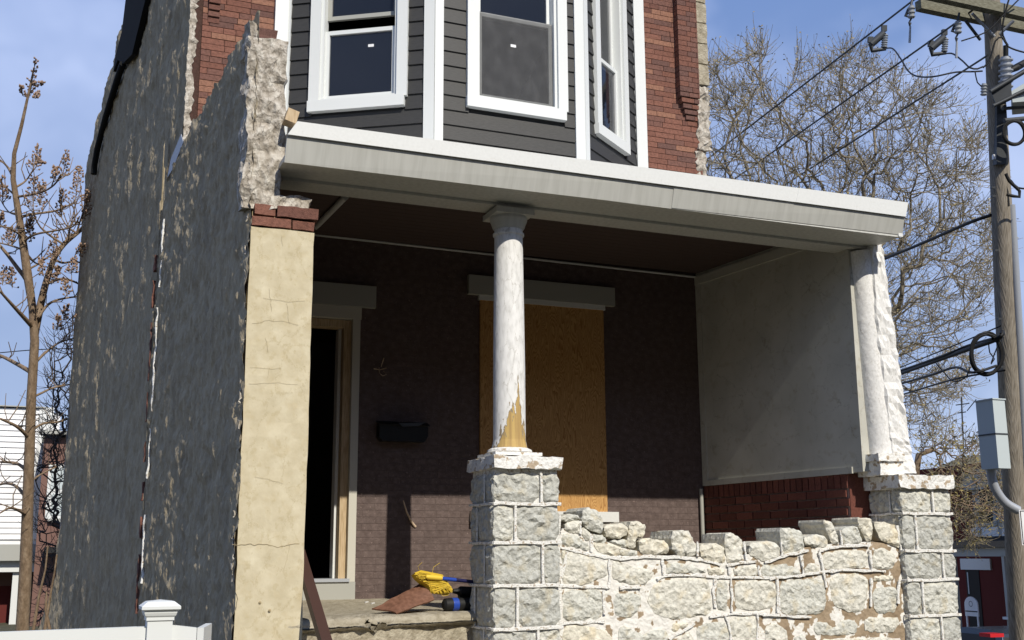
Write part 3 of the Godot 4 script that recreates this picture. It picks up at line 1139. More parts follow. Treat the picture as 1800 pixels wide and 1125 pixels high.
# ---------------------------------------------------------------- wing wall at the left of the porch
func build_wing_wall() -> void:
	var w := thing("stucco_wing_wall", "broken stucco wing wall with cream front and ragged cement top", "wall", Vector3(1.25, 0, -7.8))
	# rough grey stucco on its outer side
	var prof := []
	for q in [[414, 92], [407, 100], [398, 128], [372, 172], [345, 217], [330, 262], [318, 292], [303, 335], [293, 384]]:
		var p := on_side(q[0], q[1])
		prof.append(Vector2(p.z, p.y))
	prof.append(Vector2(ZH + 0.02, prof[-1].y))
	var m := Mb.new()
	var pts := PackedVector3Array()
	var nu := 110
	var nv := 220
	for j in nv + 1:
		for i in nu + 1:
			var z := lerpf(-6.79, seam_z(lerpf(1.0, 3.9, float(j) / nv)), float(i) / nu)
			var ty: float = prof[0].y
			for k in prof.size() - 1:
				if z <= prof[k].x and z >= prof[k + 1].x:
					ty = lerpf(prof[k].y, prof[k + 1].y, (prof[k].x - z) / maxf(1e-5, prof[k].x - prof[k + 1].x))
			ty += 0.03 * n3(Vector3(0, 0, z), 9.0)
			var y := lerpf(-0.2, ty, float(j) / nv)
			var p := Vector3(lerpf(1.084, side_x(ZH), clampf((-6.79 - z) / 2.11, 0, 1)) + minf(0.0, side_x(z) - side_x(ZH)) * (1.0 if z < ZH else 0.0), y, z)
			var d := 0.015 * n3(p + Vector3(7, 0, 0), 3.0) + 0.014 * n3(p * Vector3(1, 0.7, 1), 10.0) + 0.013 * n3(p * Vector3(1, 0.6, 1), 24.0)
			pts.append(p + Vector3(-1, 0, 0.1) * (d + 0.045 * smoothstep(-8.0, -8.9, z)))
	m.sheet(pts, nu, nv, Vector3(-1, 0, 0.1))
	part("grey_stucco", m, mats["stucco"], w)
	# masonry core following the same top
	m = Mb.new()
	var poly := [Vector3(side_x(-6.86, 0.04), -0.2, -6.86)]
	for p: Vector2 in prof:
		poly.append(Vector3(side_x(minf(p.x, -6.86), 0.04), p.y - 0.06, minf(p.x, -6.86) - 0.001 * poly.size()))
	poly.append(Vector3(side_x(ZH + 0.02, 0.04), -0.2, ZH + 0.02))
	m.prism(poly, Vector3(0.17, 0, 0))
	part("core", m, mats["brick_joint"], w)
	# cream pillar face
	m = Mb.new()
	rough_box(m, Vector3(1.092, -0.1, -6.88), Vector3(1.482, 3.575, -6.80), 0.09, 0.006, 6.0)
	part("cream_face", m, mats["cream"], w)
	mat("crack_dirt", Color(0.37, 0.30, 0.18), 1.0)
	var cracks := [[[1150, 1570], [1237, 1566], [1322, 1566], [1372, 1580], [1420, 1568], [1497, 1560]], [[1250, 475], [1330, 460], [1420, 465], [1490, 490]], [[1300, 350], [1420, 365], [1540, 360]], [[1330, 300], [1338, 360], [1345, 430]], [[1420, 380], [1426, 430], [1430, 490]], [[1240, 690], [1330, 700], [1410, 690]], [[1330, 690], [1326, 760]], [[1230, 770], [1380, 765], [1500, 780]], [[1310, 540], [1330, 640]], [[1395, 40], [1397, 110]], [[1430, 1570], [1418, 1640], [1400, 1720]], [[1260, 1230], [1330, 1245], [1420, 1270]]]
	var ci := 0
	for q in cracks:
		var line := []
		for k in q.size() - 1:
			for i in 4:
				var t := i / 4.0
				line.append(jig(on_cream(lerpf(q[k][0], q[k + 1][0], t) / 2.8125, 400 + lerpf(q[k][1], q[k + 1][1], t) / 2.8125), 0.008, 30.0))
		for i in line.size():
			line[i].z = -6.7965
		m = Mb.new()
		m.ribbon(line, [0.0014 if ci == 0 else 0.0006], Vector3(0, 0, 1), 0.0004)
		part("crack", m, mats["crack_dirt"], w)
		ci += 1
	for q in [[457, 1059], [474, 1073]]:
		m = Mb.new()
		m.lathe(on_cream(q[0], q[1]), [Vector2(0.001, -0.004), Vector2(0.009, 0.0), Vector2(0.001, 0.004)], 7, Vector3(0, 0, 1))
		part("nail_hole", m, mats["crack_dirt"], w)
	# white paint shreds along the corner
	m = Mb.new()
	for k in 46:
		var y := 0.9 + k * 0.075 + rng.randf() * 0.05
		if rng.randf() < 0.45:
			continue
		var c := Vector3(1.085 - rng.randf() * 0.02, y, -6.80 - rng.randf() * 0.05)
		rough_box(m, c - Vector3(0.002, 0.012, 0.006), c + Vector3(0.005, 0.012 + rng.randf() * 0.05, 0.006), 0.015, 0.014, 30.0)
	part("paint_flakes", m, mats["cement"], w)
	# two courses of bare brick on the pillar
	for q in [[1.095, 1.335, 3.585, 3.64, 1], [1.345, 1.478, 3.583, 3.638, 0], [1.11, 1.235, 3.655, 3.72, 1], [1.245, 1.50, 3.652, 3.722, 2]]:
		m = Mb.new()
		rough_box(m, Vector3(q[0], q[2], -7.0), Vector3(q[1], q[3], -6.79 if q[4] != 2 else -6.775), 0.05, 0.008, 18.0)
		part("brick", m, mats["brick%d" % q[4]], w)
	m = Mb.new()
	m.box(Vector3(1.10, 3.57, -7.1), Vector3(1.47, 3.73, -6.83))
	part("joint", m, mats["crack_dirt"], w)
	# lump of mortar on the bricks and the tall cement end above
	m = Mb.new()
	rough_box(m, Vector3(1.255, 3.715, -7.0), Vector3(1.455, 3.80, -6.81), 0.035, 0.03, 9.0)
	part("mortar_lump", m, mats["cement"], w)
	m = Mb.new()
	rough_box(m, Vector3(1.03, 3.70, -6.97), Vector3(1.275, 4.83, -6.80), 0.03, 0.035, 5.5)
	rough_box(m, Vector3(1.025, 4.70, -7.0), Vector3(1.09, 4.93, -6.82), 0.03, 0.03, 8.0)
	part("cement_end", m, mats["cement"], w)
	m = Mb.new()
	rough_box(m, Vector3(1.10, 4.83, -7.05), Vector3(1.215, 4.92, -6.87), 0.04, 0.012, 14.0)
	part("brick", m, mats["brick5"], w)
	# piece of orange timber stuck in beside the roof edge
	m = Mb.new()
	m.obox(onz(511, 208, -6.72), Vector3(0.035, -0.01, 0), Vector3(0.01, 0.04, 0), Vector3(0, 0, 0.05))
	part("timber_end", m, mats["bare_wood"], w)

func seam_z(y: float) -> float:
	return lerpf(on_side(257, 1000).z, on_side(289, 400).z, clampf((y - 1.4) / 2.4, -0.6, 1.0))

func on_cream(x: float, y: float) -> Vector3:
	return onz(x, y, -6.795)

# ---------------------------------------------------------------- porch roof
func build_porch_roof() -> void:
	var r := thing("porch_roof", "white metal-edged porch roof with black ceiling", "roof", Vector3(3.7, 4.2, -7.7))
	var zt := -6.55
	var top_l := onz(523, 213, zt)
	var top_r := onz(1596, 356, zt)
	var low_l := onz(506, 236, zt)
	var low_r := onz(1592, 381, zt)
	var bot_l := onz(500, 285, -6.615)
	var bot_r := onz(1586, 413, -6.615)
	var m := Mb.new()
	# drip edge: two lengths, the right one a little proud
	for k in 2:
		m = Mb.new()
		var t0 := 0.0 if k == 0 else 0.786
		var t1 := 0.786 if k == 0 else 1.0
		var a := top_l.lerp(top_r, t0)
		var b := top_l.lerp(top_r, t1)
		var c := low_l.lerp(low_r, t1)
		var d := low_l.lerp(low_r, t0)
		var o := Vector3(0, 0, 0.003 * k)
		m.prism([a + o, b + o, c + o, d + o], Vector3(0, 0.004, -0.03))
		part("drip_edge", m, mats["white_paint"], r)
	# sloping fascia in two sheets
	var cut := 0.572
	for k in 2:
		m = Mb.new()
		var t0 := 0.0 if k == 0 else cut
		var t1 := cut if k == 0 else 1.0
		var o := Vector3(0, 0, -0.004 + 0.004 * k)
		var a := low_l.lerp(low_r, t0) + o + Vector3(0, -0.002, -0.012)
		var b := low_l.lerp(low_r, t1) + o + Vector3(0, -0.002, -0.012)
		var c := bot_l.lerp(bot_r, t1) + o
		var d := bot_l.lerp(bot_r, t0) + o
		m.prism([a, b, c, d], Vector3(0, 0.0, -0.02))
		part("fascia_sheet", m, mats["fascia"], r)
	# soffit and inner beam board
	var sy := (bot_l.y + bot_r.y) * 0.5
	m = Mb.new()
	m.box(Vector3(bot_l.x, sy - 0.002, -6.93), Vector3(bot_r.x - 0.02, sy + 0.03, -6.62))
	part("soffit", m, mats["fascia"], r)
	m = Mb.new()
	m.box(Vector3(1.30, sy - 0.022, -7.13), Vector3(6.02, sy + 0.18, -6.932))
	part("beam", m, mats["fascia"], r)
	# roof deck
	m = Mb.new()
	m.prism([Vector3(top_l.x, top_l.y - 0.006, zt - 0.036), Vector3(top_r.x, top_r.y - 0.006, zt - 0.036), Vector3(top_r.x - 0.2, 4.52, ZH + 0.01), Vector3(top_l.x, 4.52, ZH + 0.01)], Vector3(0, -0.05, 0))
	m.prism([Vector3(top_r.x - 0.02, top_r.y - 0.05, zt - 0.06), Vector3(top_r.x - 0.2, 4.47, ZH + 0.01), Vector3(top_r.x - 0.2, 4.12, ZH + 0.01), Vector3(top_r.x - 0.02, sy, zt - 0.06)], Vector3(-0.04, 0, 0))
	part("deck", m, mats["white_paint"], r)
	# black boarded ceiling: boards run along the porch
	var cy := 4.165
	var zb := -7.13
	while zb > ZH + 0.03:
		m = Mb.new()
		m.box(Vector3(1.36, cy, maxf(zb - 0.088, ZH + 0.005)), Vector3(5.98, cy + 0.02, zb))
		part("ceiling_board", m, mats["dark_ceiling"], r)
		zb -= 0.092
	m = Mb.new()
	m.box(Vector3(1.30, cy + 0.021, ZH + 0.005), Vector3(6.0, cy + 0.04, -7.0))
	part("ceiling_back", m, mats["dark_ceiling"], r)
	m = Mb.new()
	var a1 := onz(556, 413, ZH + 0.02)
	var b1 := onz(1222, 487, ZH + 0.02)
	m.tube([a1 - Vector3(0.5, 0, 0), a1, b1], [0.011], 5)
	part("wall_moulding", m, mats["white_paint"], r)
	m = Mb.new()
	var c1 := ony(556, 398, cy - 0.012)
	var d1 := ony(607, 346, cy - 0.012)
	m.tube([c1, d1], [0.03, 0.03], 4)
	part("side_moulding", m, mats["white_paint"], r)

# ---------------------------------------------------------------- right-hand porch wall
func build_side_wall() -> void:
	var w := thing("porch_side_wall", "grey plastered porch side wall on a red brick base", "wall", Vector3(5.9, 0, -8.0))
	var a := Vector3(5.545, 0, ZH + 0.01)
	var b := Vector3(5.765, 0, -6.99)
	var f := face(a, b)       # e runs towards the street
	f.n = Vector3(-f.e.z, 0, f.e.x)
	if f.n.x > 0:
		f.n = -f.n
	var ln := a.distance_to(b)
	var ytop := 2.195
	var m := Mb.new()
	var pts := PackedVector3Array()
	for j in 25:
		for i in 25:
			var p := f.pt(ln * i / 24.0, lerpf(ytop + 0.005, 4.16, j / 24.0), 0.004)
			pts.append(p)
	m.sheet(pts, 24, 24, f.n)
	part("plaster", m, mats["plaster"], w)
	m = Mb.new()
	f.board(m, 0.0, ln - 0.16, 0.2, 4.16, -0.3, -0.012)
	part("core", m, mats["red_joint"], w)
	m = Mb.new()
	f.board(m, ln - 0.16, ln - 0.004, ytop + 0.01, 4.16, -0.16, -0.002)
	part("end_return", m, mats["plaster"], w)
	m = Mb.new()
	f.board(m, lb_end(ln), lb_end(ln) + 0.006, 0.3, ytop, -0.3, -0.004)
	part("end_brickwork", m, mats["red2"], w)
	# plaster edge strips
	m = Mb.new()
	f.board(m, 0.0, 0.07, ytop + 0.01, 4.14, 0.0, 0.014)
	part("edge_strip", m, mats["plaster"], w)
	m = Mb.new()
	f.board(m, 0.0, ln - 0.1, ytop - 0.0, ytop + 0.05, 0.0, 0.016)
	part("bottom_strip", m, mats["plaster"], w)
	m = Mb.new()
	f.board(m, 0.0, ln, 4.05, 4.13, 0.0, 0.02)
	part("top_strip", m, mats["plaster"], w)
	# soldier course
	var s := 0.005
	var lb := ln - 0.16
	while s < lb - 0.06:
		var o := 0.004 + rng.randf() * 0.006
		block("brick", f.pt(s + 0.03, ytop - 0.055, o * 0.5 - 0.01), Vector3(0.058, 0.104, o + 0.02), mats["red%d" % (rng.randi() % 3)], w, Basis(f.e, Vector3.UP, f.e.cross(Vector3.UP)))
		s += 0.07
	var y := ytop - 0.118
	var row := 0
	while y > FLOOR + 0.02:
		s = -0.11 if row % 2 else 0.0
		while s < lb - 0.03:
			var s0 := maxf(s, 0.004)
			var s1 := minf(s + 0.205, lb)
			if s1 - s0 > 0.03:
				block("brick", f.pt((s0 + s1) * 0.5, y - 0.028, -0.006), Vector3(s1 - s0, 0.056, 0.02 + rng.randf() * 0.004), mats["red%d" % (rng.randi() % 3)], w, Basis(f.e, Vector3.UP, f.e.cross(Vector3.UP)))
			s += 0.217
		y -= 0.0685
		row += 1
	# cracked white plaster on the end of the wall, beside the column
	m = Mb.new()
	pts = PackedVector3Array()
	var rows := [[424, 1531, 1553], [470, 1533, 1560], [540, 1536, 1570], [600, 1541, 1580], [660, 1549, 1589], [720, 1556, 1597], [770, 1562, 1603], [800, 1566, 1609], [832, 1570, 1616]]
	var seg := 40
	for j in seg + 1:
		var t := float(j) / seg * (rows.size() - 1)
		var k := mini(int(t), rows.size() - 2)
		var q := t - k
		var yy := lerpf(rows[k][0], rows[k + 1][0], q)
		var xa := lerpf(rows[k][1], rows[k + 1][1], q)
		var xb := lerpf(rows[k][2], rows[k + 1][2], q)
		for i in 9:
			var ed := 1.0 if (i == 0 or i == 8) else 0.0
			var p := onz(lerpf(xa, xb, i / 8.0) + 2.0 * n3(Vector3(i, j, 0), 0.7), yy, -6.885)
			pts.append(p + Vector3(0, 0, 0.02 * n3(p, 12.0) + 0.015 * n3(p, 30.0) - 0.05 * ed))
	m.sheet(pts, 8, seg, Vector3(0, 0, 1), true)
	var pl := part("cracked_plaster", m, mats["cracked_white"], w)
	pl.set_meta("label", "cracked white plaster on the street end of the wall")
	m = Mb.new()
	var p0 := onz(1545, 424, -6.9)
	var p1 := onz(1600, 832, -6.9)
	m.prism([Vector3(p0.x - 0.05, p0.y, -6.93), Vector3(p0.x + 0.04, p0.y, -6.93), Vector3(p1.x + 0.05, p1.y, -6.93), Vector3(p1.x - 0.12, p1.y, -6.93)], Vector3(0, 0, -0.12))
	part("end_core", m, mats["cracked_white"], w)

func lb_end(ln: float) -> float:
	return ln - 0.16

# ---------------------------------------------------------------- floor and steps
func floor_y(z: float) -> float:      # the slab falls a little towards the street
	return 1.268 + (z - ZH) * -0.016

func on_floor(x: float, y: float) -> Vector3:
	var p := onz(x, y, -7.0)
	for k in 8:
		p = ony(x, y, floor_y(p.z))
	return p

func build_floor() -> void:
	var s := thing("porch_floor", "worn concrete porch floor slab with a rounded chipped front edge", "porch", Vector3(3.5, 0, -7.7))
	var zl := -6.80
	var zr := -7.12
	var m := Mb.new()
	var pts := PackedVector3Array()
	var nu := 60
	# cross-section: back, front, round nosing, underside lip
	var sec := [Vector2(-2.3, 0.0), Vector2(-1.2, 0.0), Vector2(-0.5, 0.0), Vector2(-0.2, 0.0), Vector2(-0.06, 0.0), Vector2(-0.02, -0.006), Vector2(0.0, -0.02), Vector2(0.006, -0.04), Vector2(0.0, -0.06), Vector2(-0.02, -0.075), Vector2(-0.05, -0.08)]
	for j in sec.size():
		for i in nu + 1:
			var x := lerpf(1.40, 2.69, float(i) / nu)
			var zf := lerpf(zl, zr, clampf((x - 1.5) / 1.15, 0, 1)) + 0.03 * n3(Vector3(x, 0, 5), 3.0)
			var p := Vector3(x, 0, maxf(zf + sec[j].x, ZH + 0.002))
			p.y = floor_y(p.z) + sec[j].y
			if j > 3:
				var chip := 0.04 * maxf(0.0, 1.0 - absf(x - 1.93) / 0.11)
				p = jig(p, 0.006 + chip, 16.0)
			pts.append(p)
	m.sheet(pts, nu, sec.size() - 1, Vector3(0, 1, 0.6))
	part("floor_slab", m, mats["concrete"], s)
	m = Mb.new()
	m.box(Vector3(2.69, FLOOR - 0.1, ZH + 0.002), Vector3(5.9, FLOOR - 0.02, -7.2))
	part("floor_slab", m, mats["concrete"], s)
	# top riser follows the skewed edge; treads go down to the ground
	var y := floor_y(-6.9) - 0.074
	m = Mb.new()
	var rp := PackedVector3Array()
	for j in 9:
		for i in 31:
			var x := lerpf(1.40, 2.69, i / 30.0)
			var zf := lerpf(zl, zr, clampf((x - 1.5) / 1.15, 0, 1)) - 0.045
			rp.append(jig(Vector3(x, lerpf(y, 0.6, j / 8.0), zf), 0.008, 9.0))
	m.sheet(rp, 30, 8, Vector3(0, 0, 1))
	part("riser", m, mats["concrete"], s)
	y -= 0.19
	var z := -6.5
	for k in 5:
		m = Mb.new()
		rough_box(m, Vector3(1.487, y - 0.19, -7.0), Vector3(2.66, y - 0.004, z), 0.12, 0.01, 8.0)
		part("step", m, mats["concrete"], s)
		y -= 0.19
		z += 0.27

# ---------------------------------------------------------------- stone pillars
func build_pillars() -> void:
	# rows of photo heights, with the photo column where each course splits, front and left face
	pillar("rock-faced grey stone pillar beside the steps, under the middle column", 868, 983, [829, 885, 954, 1030.5, 1107, 1185, 1262, 1340, 1420], [951, 905, 953.5, 908.5, 945.5, 910, 950, 910], [853, 840, 853, 836, 852, 840, 853, 840], [868, 989, 801, 821.5], 800, 0.42, "stone_pillar")
	pillar("rock-faced grey stone pillar at the far end of the broken wall", 1584, 1671, [858, 902.5, 969, 1020.5, 1084, 1150, 1216, 1282, 1350], [1638, 1610, 1657, 1622, 1656, 1620, 1660, 1622], [1565, 1540, 1565, 1545, 1565, 1545, 1565, 1545], [1580, 1675, 834, 857], 834, 0.36, "stone_pillar")

func pillar(label: String, xa: float, xb: float, rows: Array, splits: Array, lsplits: Array, cap: Array, cy: float, deep: float, kind: String) -> void:
	var a := onz(xa, rows[0] + 20, ZF)
	var b := onz(xb, rows[0] + 20, ZF)
	var p := thing("stone_pillar", label, "pillar", Vector3((a.x + b.x) * 0.5, 0, ZF - deep * 0.5), "stone pillars of the porch front")
	var x0 := a.x
	var x1 := b.x
	var zb := ZF - deep
	var ybase := -0.2 if x0 < 5.0 else -1.0
	var m := Mb.new()
	var ytop := onz(xa, rows[0] - 6, ZF).y
	m.box(Vector3(x0 + 0.012, ybase, zb + 0.01), Vector3(x1 - 0.012, ytop, ZF - 0.008))
	part("mortar_core", m, mats["white_pointing"], p)
	var bead := Mb.new()
	for k in rows.size() - 1:
		var yt := onz(xa, rows[k], ZF).y - 0.008
		var yb := onz(xa, rows[k + 1], ZF).y + 0.008
		var xs := onz(splits[k], (rows[k] + rows[k + 1]) * 0.5, ZF).x
		for s in [[x0, xs - 0.008], [xs + 0.008, x1]]:
			var o := [Vector3(s[0], yt, ZF - 0.006), Vector3(s[1], yt, ZF - 0.006), Vector3(s[1], yb, ZF - 0.006), Vector3(s[0], yb, ZF - 0.006)]
			stone("stone", o, Vector3(0, 0, 1), 0.1, 0.015, mats["stone_grey" if rng.randf() < 0.25 else kind], p, 28)
		bead.ribbon([jig(Vector3(xs, yt + 0.01, ZF + 0.004), 0.006, 9.0), jig(Vector3(xs, (yt + yb) * 0.5, ZF + 0.004), 0.01, 9.0), jig(Vector3(xs, yb - 0.01, ZF + 0.004), 0.006, 9.0)], [0.010], Vector3(0, 0, 1), 0.008)
		var line := []
		for i in 9:
			line.append(jig(Vector3(lerpf(x0 - 0.01, x1 + 0.005, i / 8.0), yb - 0.008, ZF + 0.005), 0.008, 7.0))
		bead.ribbon(line, [0.012, 0.010, 0.013, 0.011, 0.012, 0.010, 0.013, 0.012, 0.011], Vector3(0, 0, 1), 0.009)
		line = []
		for i in 6:
			line.append(jig(Vector3(x0 - 0.006, yb - 0.008, lerpf(ZF, zb, i / 5.0)), 0.008, 7.0))
		bead.ribbon(line, [0.009], Vector3(-1, 0, 0), 0.008)
		# left face
		var zs := onx(lsplits[k], (rows[k] + rows[k + 1]) * 0.5, x0).z
		zs = clampf(zs, zb + 0.08, ZF - 0.06)
		for s in [[ZF - 0.003, zs + 0.006], [zs - 0.006, zb]]:
			var o := [Vector3(x0 + 0.004, yt, s[0]), Vector3(x0 + 0.004, yt, s[1]), Vector3(x0 + 0.004, yb, s[1]), Vector3(x0 + 0.004, yb, s[0])]
			stone("stone", o, Vector3(-1, 0, 0), 0.09, 0.014, mats[kind], p, 22)
		bead.ribbon([Vector3(x0 - 0.004, yt, zs), Vector3(x0 - 0.004, yb, zs)], [0.007], Vector3(-1, 0, 0), 0.006)
	part("pointing", bead, mats["white_pointing"], p)
	# cap slab
	m = Mb.new()
	var zc := ZF + 0.04
	var c0 := onz(cap[0], cap[2] + 3, zc)
	var c1 := onz(cap[1], cap[2] + 3, zc)
	rough_box(m, Vector3(c0.x, onz(cap[0], cap[3], zc).y, zb - 0.04), Vector3(c1.x, onz(cap[0], cy, zc).y, zc), 0.045, 0.014, 12.0)
	part("cap_slab", m, mats["flaking_white"], p)

# ---------------------------------------------------------------- broken stone wall between the pillars
func za(q: Array, z: float) -> Vector3:
	return onz(820.0 + q[0] / 4.247, 860.0 + q[1] / 4.247, z)
func zb_(q: Array, z: float) -> Vector3:
	return onz(1090.0 + q[0] / 4.593, 880.0 + q[1] / 4.593, z)
func zc_(q: Array, z: float) -> Vector3:
	return onz(1340.0 + q[0] / 4.592, 880.0 + q[1] / 4.592, z)
func zpt(sheet_id: int, q: Array, z: float) -> Vector3:
	return za(q, z) if sheet_id == 0 else (zb_(q, z) if sheet_id == 1 else zc_(q, z))

func build_stone_wall() -> void:
	var zw := ZF - 0.045
	var w := thing("stone_wall", "broken low wall of pale stones with white ribbon pointing and jagged coping", "wall", Vector3(4.5, 0, zw - 0.15))
	# mortar body with an uneven face
	var m := Mb.new()
	var pts := PackedVector3Array()
	var nu := 90
	var nv := 30
	var tops := [[984, 915], [1010, 915], [1060, 935], [1100, 950], [1160, 962], [1230, 965], [1300, 962], [1370, 955], [1420, 948], [1480, 940], [1540, 938], [1590, 945]]
	for j in nv + 1:
		for i in nu + 1:
			var px := lerpf(983, 1588, float(i) / nu)
			var py := 940.0
			for k in tops.size() - 1:
				if px >= tops[k][0] and px <= tops[k + 1][0]:
					py = lerpf(tops[k][1], tops[k + 1][1], (px - tops[k][0]) / float(tops[k + 1][0] - tops[k][0]))
			var t := onz(px, py + 14, zw)
			var y := lerpf(0.0, t.y, float(j) / nv)
			var p := Vector3(onz(px, 1040, zw).x, y, zw - 0.004)
			pts.append(p + Vector3(0, 0, 0.007 * n3(p, 9.0) + 0.006 * n3(p, 25.0)))
	# the left half keeps its white paint, the right half has lost most of it
	for half in 2:
		var cut := PackedVector3Array()
		var i0 := 0 if half == 0 else 55
		var i1 := 55 if half == 0 else nu
		for j in nv + 1:
			for i in range(i0, i1 + 1):
				cut.append(pts[j * (nu + 1) + i])
		m = Mb.new()
		m.sheet(cut, i1 - i0, nv, Vector3(0, 0, 1))
		part("mortar", m, mats["mortar_white" if half == 0 else "mortar"], w)
	m = Mb.new()
	var poly := [Vector3(onz(983, 1040, zw).x, -0.6, zw - 0.03)]
	for q in tops:
		var t := onz(q[0], q[1] + 18, zw)
		poly.append(Vector3(onz(q[0], 1040, zw).x, t.y, zw - 0.03))
	poly.append(Vector3(onz(1588, 1040, zw).x, -0.6, zw - 0.03))
	m.prism(poly, Vector3(0, 0, -0.28))
	part("core", m, mats["mortar"], w)
	# raised coping stones reach through the wall: sheet, outline
	var raised := [
		[0, [[860, 165], [900, 140], [960, 152], [1012, 190], [1025, 320], [960, 325], [900, 290], [862, 250]]],
		[1, [[75, 178], [140, 163], [207, 200], [195, 290], [130, 300], [120, 392], [62, 392], [62, 300]]],
		[1, [[413, 258], [490, 237], [560, 248], [582, 300], [612, 360], [617, 440], [480, 452], [420, 400]]],
		[1, [[842, 262], [900, 260], [962, 290], [987, 330], [987, 490], [880, 514], [858, 500], [848, 370]]],
		[2, [[140, 223], [200, 220], [300, 238], [322, 260], [342, 398], [170, 447], [152, 330]]],
		[2, [[488, 152], [540, 160], [578, 200], [617, 310], [617, 365], [560, 350], [520, 260]]],
		[2, [[760, 135], [877, 138], [892, 240], [882, 325], [840, 328], [800, 250]]],
		[2, [[893, 178], [960, 168], [1060, 190], [1097, 240], [1112, 392], [1040, 352], [960, 332], [930, 260]]]]
	for q in raised:
		var o := []
		for c in q[1]:
			o.append(zpt(q[0], c, zw + 0.004))
		stone("coping_stone", o, Vector3(0, 0, 1), 0.30, 0.016, mats[["stone", "stone_warm", "stone_grey"][rng.randi() % 3]], w, 30)
	var low := [
		[0, [[700, 205], [760, 180], [838, 192], [842, 224], [740, 245], [700, 238]]],
		[0, [[735, 248], [845, 228], [852, 330], [790, 325], [735, 312]]],
		[0, [[1030, 262], [1180, 258], [1207, 300], [1200, 352], [1100, 375], [1030, 340]]],
		[1, [[150, 312], [200, 300], [380, 332], [397, 400], [372, 432], [200, 437], [150, 402]]],
		[1, [[640, 360], [740, 343], [840, 362], [847, 502], [800, 508], [650, 466]]],
		[1, [[1043, 345], [1190, 328], [1280, 340], [1287, 462], [1180, 492], [1090, 468], [1043, 432]]],
		[2, [[328, 292], [420, 273], [512, 288], [528, 332], [512, 378], [400, 378], [343, 346]]],
		[2, [[638, 227], [760, 203], [802, 300], [802, 347], [660, 357], [638, 332]]]]
	for q in low:
		var o := []
		for c in q[1]:
			o.append(zpt(q[0], c, zw + 0.002))
		stone("coping_stone", o, Vector3(0, 0, 1), 0.26, 0.014, mats[["stone", "stone_warm", "stone_grey"][rng.randi() % 3]], w, 26)
	# face stones, course by course
	var faces := [
		[0, [[712, 335], [800, 330], [850, 365], [925, 425], [912, 457], [840, 442], [715, 420]]],
		[0, [[862, 280], [925, 330], [925, 402], [862, 347]]],
		[0, [[945, 340], [1000, 335], [1052, 387], [1030, 402], [945, 397]]],
		[0, [[950, 405], [1040, 400], [1150, 432], [1160, 490], [1080, 502], [980, 470]]],
		[0, [[1065, 388], [1200, 368], [1212, 430], [1160, 438]]],
		[1, [[-40, 395], [45, 400], [130, 400], [150, 442], [20, 448]]],
		[0, [[762, 465], [880, 488], [950, 505], [1050, 562], [1052, 648], [930, 690], [880, 715], [720, 708], [722, 600]]],
		[0, [[706, 450], [748, 460], [722, 580], [706, 690]]],
		[1, [[-60, 490], [0, 495], [120, 535], [280, 570], [270, 600], [210, 672], [110, 682], [0, 648], [-60, 630]]],
		[1, [[372, 512], [480, 500], [600, 540], [700, 562], [690, 588], [500, 583], [372, 590]]],
		[1, [[700, 545], [790, 540], [850, 560], [850, 600], [730, 600]]],
		[1, [[920, 540], [1090, 525], [1115, 545], [1120, 605], [930, 608]]],
		[2, [[-6, 510], [90, 515], [200, 510], [308, 560], [310, 598], [150, 622], [-6, 610]]],
		[2, [[347, 520], [440, 500], [462, 560], [465, 588], [342, 602]]],
		[2, [[482, 427], [620, 402], [850, 402], [855, 545], [660, 552], [502, 568]]],
		[2, [[892, 402], [960, 380], [1050, 410], [1077, 470], [1052, 550], [892, 558]]],
		[0, [[718, 752], [1008, 748], [1018, 940], [960, 978], [720, 983]]],
		[1, [[-45, 765], [0, 747], [160, 747], [172, 820], [130, 922], [60, 942], [-50, 927]]],
		[1, [[258, 690], [350, 642], [480, 628], [700, 628], [720, 662], [727, 770], [747, 860], [720, 912], [500, 952], [340, 942], [258, 882], [218, 800]]],
		[1, [[785, 648], [860, 643], [870, 740], [862, 892], [800, 892], [775, 820]]],
		[1, [[925, 660], [1000, 640], [1255, 645], [1262, 862], [1100, 887], [930, 872]]],
		[2, [[140, 660], [250, 640], [490, 622], [515, 720], [512, 892], [400, 927], [170, 917], [142, 850]]],
		[2, [[540, 640], [620, 592], [780, 590], [862, 640], [842, 790], [822, 892], [680, 902], [560, 822]]],
		[2, [[895, 608], [1050, 600], [1062, 642], [900, 652]]],
		[2, [[890, 708], [1088, 690], [1085, 880], [1060, 902], [910, 907]]],
		[0, [[720, 1018], [900, 1022], [1060, 1058], [1095, 1125], [1095, 1270], [720, 1270]]],
		[1, [[-15, 1030], [60, 1013], [160, 1082], [330, 1040], [387, 1060], [392, 1130], [372, 1210], [-20, 1210]]],
		[1, [[430, 990], [545, 987], [540, 1010], [440, 1066], [420, 1040]]],
		[1, [[455, 1122], [560, 1052], [600, 1125], [600, 1210], [440, 1210]]],
		[1, [[612, 1020], [720, 975], [845, 980], [875, 1060], [880, 1210], [640, 1210]]],
		[1, [[885, 942], [1103, 932], [1105, 1125], [1100, 1210], [905, 1210], [900, 1060]]],
		[2, [[20, 1010], [110, 990], [190, 1040], [212, 1120], [182, 1210], [30, 1210]]],
		[2, [[410, 1010], [470, 970], [520, 985], [560, 1030], [640, 970], [700, 950], [772, 990], [757, 1080], [550, 1087], [430, 1080]]],
		[2, [[820, 950], [1090, 940], [1107, 1000], [1060, 1060], [832, 1062]]],
		[2, [[470, 1120], [700, 1110], [1040, 1100], [1072, 1130], [1062, 1210], [482, 1210]]],
		[2, [[260, 1100], [330, 1075], [362, 1120], [362, 1210], [260, 1210]]]]
	for q in faces:
		var o := []
		for c in q[1]:
			o.append(zpt(q[0], c, zw))
		stone("stone", o, Vector3(0, 0, 1), 0.08, 0.0115, mats[["stone", "stone_warm", "stone_grey", "stone"][rng.randi() % 4]], w, 32)
